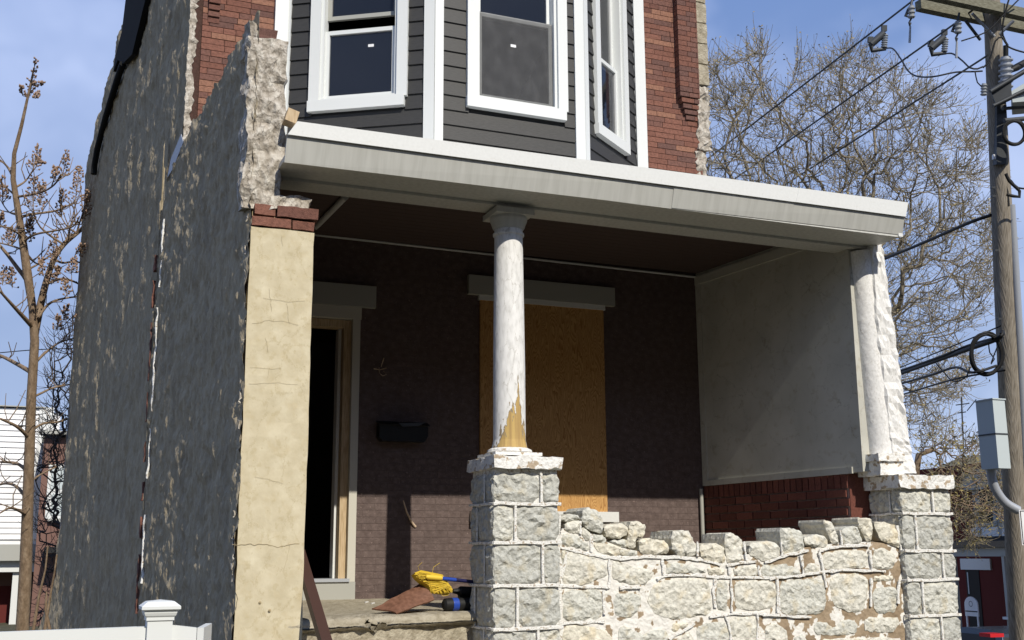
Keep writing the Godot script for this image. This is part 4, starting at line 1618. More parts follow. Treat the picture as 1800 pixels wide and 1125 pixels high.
	# ribbon pointing
	var beads := [
		[0, [[690, 430], [820, 465], [950, 492], [1060, 508], [1274, 512]]], [0, [[698, 185], [692, 320], [690, 430], [700, 600], [700, 720], [704, 900], [706, 1200]]],
		[0, [[700, 725], [880, 727], [1060, 732]]], [0, [[1062, 520], [1075, 600], [1072, 690], [1060, 735]]], [0, [[1028, 748], [1025, 840], [1032, 935]]],
		[0, [[712, 1000], [860, 995], [1030, 990]]], [0, [[936, 328], [936, 470]]], [0, [[852, 232], [852, 332]]], [0, [[752, 465], [725, 600], [705, 700]]],
		[1, [[0, 465], [200, 460], [440, 456], [560, 468], [660, 482], [812, 520]]], [1, [[346, 472], [352, 600]]],
		[1, [[300, 636], [380, 606], [560, 596], [700, 612], [860, 620], [1060, 618], [1275, 626]]], [1, [[768, 630], [756, 740], [770, 862]]],
		[1, [[888, 545], [900, 720], [902, 900]]], [1, [[1120, 520], [1134, 606]]], [1, [[860, 528], [980, 502], [1100, 492]]],
		[1, [[720, 940], [840, 920], [980, 918], [1110, 910], [1275, 932]]], [1, [[850, 930], [880, 1010], [892, 1090], [890, 1210]]], [1, [[1270, 640], [1272, 780], [1276, 905]]],
		[1, [[400, 1120], [500, 1060], [600, 990]]], [1, [[0, 702], [90, 700], [170, 706]]], [1, [[1110, 915], [1110, 1210]]], [1, [[620, 330], [628, 450]]], [1, [[1000, 330], [1020, 480]]],
		[2, [[20, 502], [170, 452], [370, 404]]], [2, [[310, 440], [322, 520], [335, 612]]], [2, [[456, 410], [478, 500], [500, 600], [516, 700]]],
		[2, [[456, 405], [560, 378], [700, 362], [862, 366]]], [2, [[870, 400], [876, 480], [880, 575]]], [2, [[60, 632], [300, 606], [490, 578], [640, 558], [870, 566], [992, 572]]],
		[2, [[120, 630], [132, 780], [142, 935]]], [2, [[880, 620], [876, 740], [874, 855]]], [2, [[1105, 650], [1100, 740], [1094, 832]]], [2, [[0, 922], [200, 930], [392, 940]]],
		[2, [[1085, 200], [1105, 300], [1122, 402]]], [2, [[625, 240], [640, 360]]], [2, [[150, 330], [158, 450]]]]
	m = Mb.new()
	var bi := 0
	for q in beads:
		bi += 1
		var line := []
		var rad := []
		for k in q[1].size() - 1:
			var a := zpt(q[0], q[1][k], zw + 0.008)
			var b := zpt(q[0], q[1][k + 1], zw + 0.008)
			for i in 4:
				line.append(jig(a.lerp(b, i / 4.0), 0.009, 10.0) * Vector3(1, 1, 0) + Vector3(0, 0, zw + 0.004 + 0.0001 * bi))
		line.append(zpt(q[0], q[1][-1], zw + 0.008))
		for p: Vector3 in line:
			rad.append(0.010 + 0.008 * n3(p, 14.0))
		m.ribbon(line, rad, Vector3(0, 0, 1), 0.003 + 0.00018 * bi)
	part("pointing", m, mats["white_pointing"], w)

# ---------------------------------------------------------------- columns
func column_material() -> StandardMaterial3D:
	var f := field(31, 0.035, 4)
	var f2 := field(32, 0.05, 3)
	var cr := field(33, 0.02, 1, 512, true, 25.0)
	var o := ramp(f, [[0.0, Color(0.58, 0.575, 0.55)], [0.5, Color(0.74, 0.735, 0.71)], [1.0, Color(0.82, 0.815, 0.79)]])
	o = over(o, cr, 0.035, 0.0, Color(0.36, 0.34, 0.30), 0.6)
	var wood := srgb8(Color(0.52, 0.36, 0.13))
	var wood2 := srgb8(Color(0.34, 0.22, 0.09))
	var grime := srgb8(Color(0.20, 0.18, 0.16))
	# v = height over two metres, upwards; u = round the shaft
	for y in 512:
		for x in 512:
			var hgt := (511 - y) / 512.0 * 2.0
			var i := y * 512 + x
			var u := x / 512.0
			var du := u - 0.70
			var lim := 0.34 * exp(-du * du * 40.0) + 0.13 * exp(-pow((u - 0.735) / 0.02, 2.0)) + 0.025 * sin(u * 70.0) + (f2[i] / 255.0 - 0.5) * 0.20
			if hgt < lim and hgt > 0.0:
				var c := wood.lerp(wood2, clampf((f[(y / 8) * 512 + x] / 255.0 - 0.3) * 1.4, 0, 1))
				if hgt > lim - 0.035:
					c = c.lerp(grime, 0.7)
				o[i * 3] = int(c.r * 255.0); o[i * 3 + 1] = int(c.g * 255.0); o[i * 3 + 2] = int(c.b * 255.0)
	var m := mat("column_paint", Color(1, 1, 1), 0.75)
	m.albedo_texture = tex(o)
	m.heightmap_enabled = true
	m.heightmap_texture = gtex(field(34, 0.03, 4))
	m.heightmap_scale = 0.12
	return m

func build_columns() -> void:
	var c := thing("porch_column", "round white wooden column with paint peeled off its foot", "column", Vector3(2.89, 2.24, -7.02), "porch columns")
	var ax := 2.885
	var y0 := onz(900, 800, -7.0).y - 0.012
	var yt := 3.925
	var m := Mb.new()
	m.lathe(Vector3(ax, 0, -7.02), [Vector2(0.122, y0 + 0.052), Vector2(0.116, y0 + 0.075), Vector2(0.109, y0 + 0.11), Vector2(0.108, y0 + 0.6), Vector2(0.103, y0 + 1.1), Vector2(0.098, 3.74), Vector2(0.099, 3.75), Vector2(0.108, 3.755), Vector2(0.108, 3.77), Vector2(0.098, 3.775), Vector2(0.098, 3.80)], 40, Vector3.UP, true)
	for i in m.uv.size():
		m.uv[i] = Vector2(m.uv[i].x, 1.0 - (m.uv[i].y - y0) / 2.0)
	part("shaft", m, column_material(), c)
	m = Mb.new()
	m.lathe(Vector3(ax, 0, -7.02), [Vector2(0.098, 3.795), Vector2(0.11, 3.81), Vector2(0.120, 3.84), Vector2(0.130, 3.865), Vector2(0.130, 3.885)], 32)
	m.box(Vector3(ax - 0.138, 3.885, -7.158), Vector3(ax + 0.138, yt, -6.882))
	part("capital", m, mats["fascia"], c)
	m = Mb.new()
	m.lathe(Vector3(ax, 0, -7.02), [Vector2(0.14, y0 + 0.018), Vector2(0.152, y0 + 0.03), Vector2(0.148, y0 + 0.045), Vector2(0.125, y0 + 0.056)], 32)
	m.box(Vector3(ax - 0.165, y0, -7.185), Vector3(ax + 0.165, y0 + 0.02, -6.855))
	part("base", m, mats["flaking_white"], c)
	# right-hand column, leaning with the wall
	var c2 := thing("porch_column", "leaning white column joined to cracked plaster at the wall's end", "column", Vector3(5.95, 2.3, -7.0), "porch columns")
	var r := 0.105
	var tl := onz(1497, 446, -7.0)
	var bl := onz(1534, 800, -7.0)
	var t := Vector3(tl.x + r * 0.82, 3.925, -7.0)
	var b := Vector3(bl.x + r * 0.78, bl.y - 0.01, -7.0)
	m = Mb.new()
	var line := []
	var rad := []
	for i in 25:
		var k := i / 24.0
		line.append(jig(b.lerp(t, k), 0.004, 3.0))
		rad.append(lerpf(r, r * 0.95, k) + 0.002 * n3(Vector3(0, k * 9.0, 0), 1.0))
	m.tube(line, rad, 36)
	part("shaft", m, mats["cracked_white"], c2)
	m = Mb.new()
	var u0 := onz(1516, 806, -6.9)
	rough_box(m, Vector3(b.x - 0.15, b.y - 0.045, -7.16), Vector3(b.x + 0.10, b.y + 0.012, -6.855), 0.05, 0.008, 14.0)
	rough_box(m, Vector3(b.x - 0.125, b.y - 0.15, -7.13), Vector3(b.x + 0.10, b.y - 0.046, -6.875), 0.05, 0.008, 14.0)
	part("plinth", m, mats["flaking_white"], c2)

# ---------------------------------------------------------------- small things on the porch
func bt(x: float, y: float, z: float) -> Vector3:
	return onz(640.0 + x / 9.0, 980.0 + y / 9.0, z)

func build_porch_things() -> void:
	# mailbox
	var a := onz(665, 741, ZH + 0.06)
	var b := onz(750, 778, ZH + 0.06)
	var mb := thing("mailbox", "black metal letter box on the brown brick wall", "mailbox", Vector3((a.x + b.x) * 0.5, b.y, ZH + 0.05))
	var m := Mb.new()
	var pr := [Vector3(a.x + 0.03, b.y, ZH + 0.1), Vector3(b.x - 0.03, b.y, ZH + 0.1), Vector3(b.x, b.y + 0.05, ZH + 0.1), Vector3(b.x, a.y - 0.03, ZH + 0.1), Vector3(a.x, a.y - 0.03, ZH + 0.1), Vector3(a.x, b.y + 0.03, ZH + 0.1)]
	m.prism(pr, Vector3(0, 0, -0.092))
	part("body", m, mats["black_paint"], mb)
	m = Mb.new()
	m.prism([Vector3(a.x - 0.01, a.y - 0.03, ZH + 0.112), Vector3(b.x + 0.012, a.y - 0.03, ZH + 0.112), Vector3(b.x + 0.012, a.y + 0.005, ZH + 0.02), Vector3(a.x - 0.01, a.y + 0.005, ZH + 0.02)], Vector3(0, 0.006, 0.002))
	part("lid", m, mats["black_paint"], mb)
	m = Mb.new()
	m.prism([onz(701, 744, ZH + 0.115), onz(748, 743, ZH + 0.115), onz(735, 749, ZH + 0.115), onz(708, 750, ZH + 0.115)], Vector3(0, 0, -0.004))
	part("flap", m, mats["dark_steel"], mb)
	# loose wires where a lamp was
	m = Mb.new()
	m.tube([onz(675, 629, ZH + 0.10), onz(670, 645, ZH + 0.01)], [0.003], 4)
	m.tube([onz(657, 648, ZH + 0.07), onz(668, 650, ZH + 0.01), onz(679, 647, ZH + 0.06)], [0.004], 4)
	m.tube([onz(666, 646, ZH + 0.01), onz(667, 656, ZH + 0.06), onz(673, 661, ZH + 0.07), onz(679, 658, ZH + 0.05), onz(674, 652, ZH + 0.03)], [0.003], 4)
	top("loose_wire", m, mats["straw"], "stray pale lamp wires poking out of the brown wall", "wire")
	m = Mb.new()
	m.tube([onz(709, 880, ZH + 0.06), onz(715, 900, ZH + 0.04), onz(724, 918, ZH + 0.02), onz(730, 926, ZH + 0.004)], [0.004, 0.007, 0.009, 0.012], 6)
	top("broken_bracket", m, mats["straw"], "thin pale broken bracket sticking out of the sunlit brown wall", "bracket")
	# brown scoop
	m = Mb.new()
	var p0 := onz(654, 1070, -7.16)
	var p1 := onz(697, 1078, -7.05)
	var p3 := onz(737, 1027, p0.z - 0.10)
	var p2 := onz(764, 1053, p1.z - 0.10)
	var pts := PackedVector3Array()
	for j in 11:
		for i in 9:
			var u := i / 8.0
			var t := j / 10.0
			var p := p0.lerp(p1, u).lerp(p3.lerp(p2, u), t)
			p += Vector3(0, 0.012, 0.01) * sin(PI * u) * (0.4 + t) - Vector3(0.03, 0, 0) * (1.0 - t) * (4.0 * (u - 0.5) * (u - 0.5) - 1.0)
			pts.append(jig(p, 0.006, 9.0))
	m.sheet(pts, 8, 10, Vector3(-0.3, 0.6, 0.7))
	var under := PackedVector3Array()
	for p in pts:
		under.append(p - Vector3(0, 0.008, 0.006))
	m.sheet(under, 8, 10, Vector3(0.3, -0.6, -0.7))
	for i in 8:
		m.quad(pts[80 + i], pts[81 + i], under[81 + i], under[80 + i])
		m.quad(pts[i], pts[i + 1], under[i + 1], under[i])
	for j in 10:
		m.quad(pts[j * 9], pts[(j + 1) * 9], under[(j + 1) * 9], under[j * 9])
		m.quad(pts[j * 9 + 8], pts[(j + 1) * 9 + 8], under[(j + 1) * 9 + 8], under[j * 9 + 8])
	tmat("scuffed_brown", mats["bark"].albedo_texture, 0.7, Vector3(2.5, 5, 2.5), null, 0.0, Color(0.75, 0.5, 0.47))
	top("dust_scoop", m, mats["scuffed_brown"], "scuffed brown metal scoop lying on the porch floor under a broom", "scoop")
	# broom
	var z := p1.z - 0.13
	var br := thing("broom", "yellow-bristled broom with blue handle lying on the porch floor", "broom", bt(1100, 560, z))
	m = Mb.new()
	m.prism([bt(800, 240, z), bt(900, 200, z), bt(1240, 270, z), bt(1330, 400, z), bt(1400, 500, z), bt(1370, 555, z), bt(1120, 525, z), bt(980, 420, z), bt(850, 310, z)], Vector3(0, -0.02, -0.07))
	part("bristle_mass", m, mats["bristle"], br)
	m = Mb.new()
	for k in 150:
		var t := rng.randf()
		var s := bt(lerpf(1130, 1330, t) + rng.randf() * 60, lerpf(270, 440, t) + rng.randf() * 40, z + 0.006 + rng.randf() * 0.012)
		var e := bt(lerpf(800, 1120, t) + rng.randf_range(-20, 60), lerpf(240, 520, t) + rng.randf_range(-25, 40), z + rng.randf() * 0.02)
		if k % 3 == 0:
			s = bt(lerpf(1000, 1300, t), lerpf(330, 440, t), z + 0.015)
			e = bt(lerpf(1080, 1400, t) + rng.randf_range(-30, 30), rng.randf_range(500, 575), z + 0.012)
		m.tube([s, s.lerp(e, 0.5) + Vector3(0, 0.003, 0), e], [0.0022], 3, false)
	for q in [[870, 200, 850, 140, 920, 75], [1080, 240, 1100, 150, 1200, 85], [1200, 570, 1250, 610, 1350, 590]]:
		m.tube([bt(q[0], q[1], z), bt(q[2], q[3], z), bt(q[4], q[5], z)], [0.0014], 3, false)
	part("bristles", m, mats["broom_yellow"], br)
	m = Mb.new()
	m.tube([bt(990, 305, z + 0.02), bt(1010, 308, z + 0.025), bt(1190, 325, z + 0.02), bt(1225, 330, z + 0.015)], [0.012, 0.017, 0.017, 0.014], 10)
	part("socket", m, mats["broom_yellow"], br)
	m = Mb.new()
	m.tube([bt(1215, 330, z + 0.012), bt(1450, 355, z)], [0.0125], 10)
	part("handle_grip", m, mats["blue"], br)
	m = Mb.new()
	m.tube([bt(1450, 355, z), bt(2500, 470, z - 0.05)], [0.012], 10)
	part("handle", m, mats["navy"], br)
	# spray can and dark tool behind
	var zc := p1.z - 0.17
	var cr := 0.042
	var cc := bt(1250, 720, zc)
	cc.y = floor_y(zc) + cr
	var can := thing("spray_can", "dark can with a blue band lying under the broom", "can", cc - Vector3(0, cr, 0))
	m = Mb.new()
	m.lathe(cc, [Vector2(0.0, 0.0), Vector2(0.025, 0.0), Vector2(0.04, 0.012), Vector2(0.042, 0.05), Vector2(0.042, 0.26), Vector2(0.0, 0.26)], 20, Vector3(1, 0, -0.1).normalized())
	part("body", m, mats["black_paint"], can)
	m = Mb.new()
	m.lathe(cc, [Vector2(0.0425, 0.06), Vector2(0.043, 0.062), Vector2(0.043, 0.10), Vector2(0.0425, 0.102)], 20, Vector3(1, 0, -0.1).normalized())
	part("blue_band", m, mats["blue"], can)
	var tool := thing("hand_drill", "black hand tool lying behind the spray can by the pillar", "tool", Vector3(cc.x + 0.19, floor_y(zc), zc - 0.09))
	m = Mb.new()
	m.lathe(Vector3(cc.x + 0.1, floor_y(zc) + 0.125, zc - 0.09), [Vector2(0.0, 0.0), Vector2(0.015, 0.0), Vector2(0.02, 0.03), Vector2(0.035, 0.05), Vector2(0.038, 0.18), Vector2(0.0, 0.19)], 16, Vector3(1, -0.08, 0).normalized())
	part("body", m, mats["black_paint"], tool)
	m = Mb.new()
	m.prism([Vector3(cc.x + 0.14, floor_y(zc) + 0.11, zc - 0.075), Vector3(cc.x + 0.20, floor_y(zc) + 0.11, zc - 0.075), Vector3(cc.x + 0.23, floor_y(zc), zc - 0.075), Vector3(cc.x + 0.15, floor_y(zc), zc - 0.075)], Vector3(0, 0, -0.04))
	part("grip", m, mats["black_paint"], tool)
	# scraps of paper on the floor
	for q in [[644, 1060], [639, 1000], [655, 1062]]:
		if q[1] == 1000:
			continue
		m = Mb.new()
		var c := on_floor(q[0], q[1])
		m.obox(c + Vector3(0, 0.006, 0), Vector3(0.012, 0.003, 0), Vector3(0, 0.004, 0.002), Vector3(0.002, 0, 0.009))
		top("paper_scrap", m, mats["paper"], "tiny white scrap lying on the porch floor near the scoop", "scrap", "white scraps on the porch floor")
	# handrail of the steps
	var hr := thing("stair_handrail", "dark brown sloping handrail bar beside the cream wall front", "handrail", Vector3(1.7, 0, -6.2))
	var h0 := onz(526, 972, -7.05)
	var h1 := onz(572, 1128, -6.38)
	var dir := h1 - h0
	var h2 := h0 + dir * 2.1
	m = Mb.new()
	var sd := dir.cross(Vector3.UP).normalized() * 0.03
	var uu := sd.cross(dir).normalized() * 0.028
	m.obox((h0 + h2) * 0.5, (h2 - h0) * 0.5, sd, uu)
	part("rail", m, mats["rail_brown"], hr)
	m = Mb.new()
	m.box(Vector3(h2.x - 0.04, 0.0, h2.z - 0.08), Vector3(h2.x + 0.04, h2.y, h2.z))
	part("post", m, mats["rail_brown"], hr)

# ---------------------------------------------------------------- white fence at the lower left
func build_fence() -> void:
	var c := far(279, 1100, 5.5)
	var f := thing("vinyl_fence", "low white vinyl fence with a moulded post cap", "fence", Vector3(c.x, 0, c.z))
	var m := Mb.new()
	var hw := 0.058
	m.box(Vector3(c.x - hw, 0, c.z - hw), Vector3(c.x + hw, 1.335, c.z + hw))
	part("post", m, mats["vinyl_white"], f)
	m = Mb.new()
	# square cap: collar, cove, slab, low pyramid
	var prof := [[0.064, 1.30], [0.064, 1.315], [0.070, 1.322], [0.075, 1.335], [0.076, 1.345], [0.090, 1.352], [0.090, 1.366], [0.062, 1.388], [0.0, 1.396]]
	for k in prof.size() - 1:
		var r0: float = prof[k][0]
		var r1: float = prof[k + 1][0]
		for s in 4:
			var d0 := Vector3(1, 0, 1).rotated(Vector3.UP, PI * 0.5 * s)
			var d1 := Vector3(1, 0, 1).rotated(Vector3.UP, PI * 0.5 * (s + 1))
			var y0 := Vector3(c.x, prof[k][1], c.z)
			var y1 := Vector3(c.x, prof[k + 1][1], c.z)
			m.quad(y0 + d0 * r0, y0 + d1 * r0, y1 + d1 * r1, y1 + d0 * r1, d0 + d1 + Vector3(0, 0.6 if r1 < r0 else -0.2, 0))
	part("post_cap", m, mats["vinyl_white"], f)
	# solid panels made of upright boards under a top rail
	var yl := onz(0, 1112, c.z).y
	var yr := onz(250, 1101, c.z).y
	for side in 2:
		var x0 := c.x - 1.7 if side == 0 else c.x + hw
		var x1 := c.x - hw if side == 0 else onz(345, 1102, c.z).x
		var ya := yl - (yr - yl) * 0.8 if side == 0 else onz(305, 1098, c.z).y
		var yb := yr if side == 0 else onz(345, 1103, c.z).y
		m = Mb.new()
		m.prism([Vector3(x0, ya, c.z + 0.022), Vector3(x1, yb, c.z + 0.022), Vector3(x1, yb - 0.09, c.z + 0.022), Vector3(x0, ya - 0.09, c.z + 0.022)], Vector3(0, 0, -0.044))
		part("top_rail", m, mats["vinyl_white"], f)
		var x := x0
		while x < x1 - 0.01:
			var e := minf(x + 0.15, x1)
			m = Mb.new()
			m.box(Vector3(x + 0.002, 0.04, c.z - 0.012), Vector3(e - 0.002, lerpf(ya, yb, (x - x0) / (x1 - x0)) - 0.08, c.z + 0.012))
			part("board", m, mats["vinyl_white"], f)
			x = e
	# end board turned towards the wall
	var e0 := onz(346, 1103, c.z)
	m = Mb.new()
	m.prism([e0 + Vector3(0, 0, 0.02), e0 + Vector3(0.10, -0.004, -0.42), Vector3(e0.x + 0.10, 0.04, c.z - 0.42), Vector3(e0.x, 0.04, c.z + 0.02)], Vector3(0.03, 0, 0.01))
	part("end_board", m, mats["vinyl_white"], f)

# ---------------------------------------------------------------- utility pole, its gear and the lines
func sag(a: Vector3, b: Vector3, drop: float, n := 14) -> Array:
	var o := []
	for i in n + 1:
		var t := float(i) / n
		o.append(a.lerp(b, t) - Vector3(0, drop * 4.0 * t * (1.0 - t), 0))
	return o

func pxline(pts: Array, d: float) -> Array:
	var c := Curve3D.new()
	var raw := []
	for q in pts:
		raw.append(far(q[0], q[1], d + (q[2] if q.size() > 2 else 0.0)))
	for i in raw.size():
		var t: Vector3 = (raw[mini(i + 1, raw.size() - 1)] - raw[maxi(i - 1, 0)]) / 6.0
		c.add_point(raw[i], -t, t)
	c.bake_interval = 0.08
	return Array(c.get_baked_points())

func build_pole() -> void:
	var pa := far(1740, -60, 13.85)
	var pb := far(1767, 500, 14.0)
	var pc := far(1791, 1000, 14.0)
	var foot := pc + (pc - pb) * 0.9
	foot.y = minf(foot.y, -1.5)
	var u := thing("utility_pole", "weathered wooden utility pole with two timber crossarms", "utility pole", foot)
	var m := Mb.new()
	m.tube([foot, pc, pb, pa], [0.16, 0.148, 0.132, 0.092], 20)
	part("shaft", m, mats["pole_wood"], u)
	for k in 2:
		m = Mb.new()
		var a := far(1614, 9, 13.55) if k == 0 else far(1625, -13, 13.25)
		var b := far(1850, 59, 14.35) if k == 0 else far(1850, 37, 14.0)
		var e := (b - a) * 0.5
		var sd := e.cross(Vector3.UP).normalized() * 0.05
		m.obox((a + b) * 0.5, e, Vector3(0, 0.06, 0), sd)
		part("crossarm", m, mats["old_timber"], u)
	for q in [[1709, 24, 1748, 64, "galvanised"], [1697, 36, 1723, 70, "dark_steel"], [1782, 36, 1757, 60, "galvanised"]]:
		m = Mb.new()
		m.tube([far(q[0], q[1], 13.7), far(q[2], q[3], 13.8)], [0.022], 4)
		part("brace", m, mats[q[4]], u)
	m = Mb.new()
	m.tube(pxline([[1777, 360], [1786, 500], [1797, 700], [1812, 1000], [1818, 1125]], 13.9), [0.05], 10)
	part("conduit", m, mats["galvanised"], u)
	m = Mb.new()
	m.tube(pxline([[1768, 310], [1769, 330], [1772, 362]], 13.86), [0.022], 6)
	part("riser_cable", m, mats["cable"], u)
	for y in [330, 345, 440, 560, 645]:
		m = Mb.new()
		var c := far(1745 + (y - 330) * 0.05, y, 13.84)
		m.obox(c, rt * 0.02, up * 0.012, fw * 0.03)
		part("bolt", m, mats["dark_steel"], u)
	m = Mb.new()
	m.obox(far(1754, 276, 13.82), rt * 0.062, up * 0.03, fw * 0.02)
	part("number_plate", m, mats["sign_white"], u)
	# black cable guard
	m = Mb.new()
	m.obox(far(1757, 238, 13.84), rt * 0.06, up * 0.36, fw * 0.06)
	part("cable_guard", m, mats["dark_steel"], u)
	# small arrester on the left of the pole
	m = Mb.new()
	ribbed(m, far(1729, 168, 13.75), far(1730, 147, 13.75), 0.04, 4)
	part("arrester", m, mats["porcelain"], u)
	# transformer gear at the right edge
	var tr := thing("transformer_bank", "grey transformer tank with ribbed bushings bracketed to the utility pole", "transformer", far(1785, 205, 13.8))
	m = Mb.new()
	ribbed(m, far(1768, 156, 13.7), far(1768, 100, 13.7), 0.085, 6)
	part("bushing", m, mats["galvanised"], tr)
	m = Mb.new()
	m.tube([far(1768, 104, 13.7), far(1768, 80, 13.7)], [0.03], 10)
	part("terminal", m, mats["cable"], tr)
	m = Mb.new()
	m.tube([far(1776, 124, 13.7), far(1786, 119, 13.7), far(1820, 100, 13.9)], [0.032, 0.045, 0.04], 10)
	part("terminal", m, mats["cable"], tr)
	m = Mb.new()
	m.prism([far(1778, 160, 13.6), far(1840, 122, 13.7), far(1840, 175, 13.7), far(1780, 180, 13.6)], Vector3(0.3, 0, -0.3))
	part("tank", m, mats["grey_box"], tr)
	m = Mb.new()
	m.prism([far(1741, 160, 13.62), far(1778, 142, 13.6), far(1778, 172, 13.6), far(1752, 184, 13.62)], Vector3(0.05, 0, -0.05))
	m.tube([far(1741, 161, 13.6), far(1830, 108, 13.6)], [0.03], 4)
	m.tube([far(1746, 186, 13.6), far(1830, 145, 13.6)], [0.025], 4)
	part("bracket", m, mats["dark_steel"], tr)
	m = Mb.new()
	m.tube([far(1762, 191, 13.7), far(1840, 185, 13.9)], [0.022], 6)
	m.tube([far(1765, 212, 13.7), far(1840, 205, 13.9)], [0.03], 6)
	part("arm", m, mats["dark_steel"], tr)
	# grey cabinet with its bent pipe
	var bx := far(1750, 762, 13.55)
	var h := 0.41
	var cb := thing("grey_cabinet", "pale grey metal cabinet strapped to the utility pole", "utility box", bx - Vector3(0, h, 0))
	m = Mb.new()
	m.box(Vector3(bx.x, bx.y - h, bx.z - 0.27), Vector3(bx.x + 0.19, bx.y + h, bx.z))
	part("case", m, mats["grey_box"], cb)
	m = Mb.new()
	m.box(Vector3(bx.x - 0.006, bx.y - 0.01, bx.z - 0.276), Vector3(bx.x + 0.196, bx.y + 0.008, bx.z + 0.006))
	part("strap", m, mats["dark_steel"], cb)
	m = Mb.new()
	m.box(Vector3(bx.x - 0.01, bx.y + h, bx.z - 0.28), Vector3(bx.x + 0.20, bx.y + h + 0.015, bx.z + 0.012))
	part("lid", m, mats["grey_box"], cb)
	m = Mb.new()
	m.tube(pxline([[1741, 818], [1743, 838], [1751, 862], [1768, 884], [1790, 897]], 13.7), [0.055], 10)
	part("pipe", m, mats["galvanised"], cb)
	# coils of spare cable
	for q in [[1733, 622, 27, 36, 13.6, "oval coil of black cable hanging by the pole's lower lines"], [1782, 233, 19, 21, 13.6, "round coil of black cable beside the transformer bracket"]]:
		m = Mb.new()
		for k in 9:
			var ring := []
			for i in 37:
				var an := TAU * i / 36.0
				var wob := 1.0 + 0.05 * sin(an * 2.0 + k) + 0.03 * sin(k * 5.0)
				ring.append(far(q[0] + q[2] * cos(an) * wob + (k % 3) * 1.2, q[1] + q[3] * sin(an) * wob, q[4] + (k / 3) * 0.03))
			m.tube(ring, [0.014], 5, false)
		top("cable_coil", m, mats["cable"], q[5], "cable coil", "cable coils on the pole")
	# primary lines with their switches
	var lines := [
		[[1239, 283], [1603, 2], [1640, -25], "thin black power line crossing in front of the bare tree, highest of three"],
		[[1289, 316], [1676, 43], [1740, -5], "thin black power line crossing in front of the bare tree, middle of three"],
		[[1376, 327], [1724, 105], [1736, 97], "thin black power line crossing in front of the bare tree, lowest of three"]]
	for q in lines:
		m = Mb.new()
		var a := far(q[0][0], q[0][1], 44.0)
		var b := far(q[1][0], q[1][1], 13.9)
		# photo points between: straight in the picture, so straight in space
		m.tube([a + (a - b) * 0.3, a, b, far(q[2][0], q[2][1], 13.6)], [0.032, 0.032, 0.013, 0.013], 5)
		top("power_line", m, mats["cable"], q[3], "power line", "power lines in front of the bare tree")
	for q in [[1545, 70, 16.5, "left"], [1651, 77, 15.0, "right"]]:
		var c := far(q[0], q[1], q[2])
		var sw := thing("line_switch", "black ribbed line switch clamped on the %s power line" % ("highest" if q[3] == "left" else "middle"), "line switch", c - Vector3(0, 0.15, 0), "switches on the power lines")
		var d: float = q[2]
		var s: float = d / 13.9
		m = Mb.new()
		m.tube([far(q[0] - 14, q[1] + 8, d), far(q[0] + 9, q[1] - 12, d)], [0.045 * s], 6)
		m.tube([far(q[0] - 14, q[1] + 6, d), far(q[0] - 12, q[1] + 19, d), far(q[0] + 12, q[1] + 16, d)], [0.035 * s, 0.03 * s, 0.022 * s], 6)
		part("bar", m, mats["dark_steel"], sw)
		m = Mb.new()
		ribbed(m, far(q[0] + 9, q[1] + 14, d), far(q[0] + 11, q[1] - 10, d), 0.04 * s, 6)
		part("insulator", m, mats["porcelain"], sw)
		m = Mb.new()
		for e in [[-15, 0], [9, -20]]:
			var k := far(q[0] + e[0], q[1] + e[1], d)
			m.obox(k, rt * 0.03 * s, up * 0.035 * s, fw * 0.03)
		part("clamp", m, mats["dark_steel"], sw)
	for q in [[1602, 20, "hanging below the left end of the crossarm"], [1684, 47, "hanging below the crossarm near the pole"]]:
		var cut := thing("fuse_cutout", "grey ceramic fuse %s" % q[2], "insulator", far(q[0], q[1] + 30, 13.7), "fuses under the crossarm")
		m = Mb.new()
		ribbed(m, far(q[0], q[1] + 12, 13.6), far(q[0], q[1] - 10, 13.6), 0.045, 3)
		part("body", m, mats["porcelain"], cut)
		m = Mb.new()
		m.tube([far(q[0] - 4, q[1] - 6, 13.62), far(q[0] - 10, q[1] + 8, 13.62), far(q[0] - 2, q[1] + 10, 13.62)], [0.02], 5)
		m.tube([far(q[0], q[1] + 12, 13.6), far(q[0] - 4, q[1] + 20, 13.6), far(q[0] - 3, q[1] + 28, 13.6), far(q[0] - 1, q[1] + 20, 13.6)], [0.012], 5)
		part("hook", m, mats["dark_steel"], cut)
		m = Mb.new()
		m.tube([far(q[0] - 2, q[1] + 26, 13.6), far(q[0] - 3, q[1] + 55, 13.6)], [0.012, 0.016], 5)
		part("tail", m, mats["galvanised"], cut)
		m = Mb.new()
		m.tube([far(q[0] - 1, q[1] - 8, 13.6), far(q[0] + 2, q[1] - 24, 13.65)], [0.015], 5)
		part("hanger", m, mats["dark_steel"], cut)
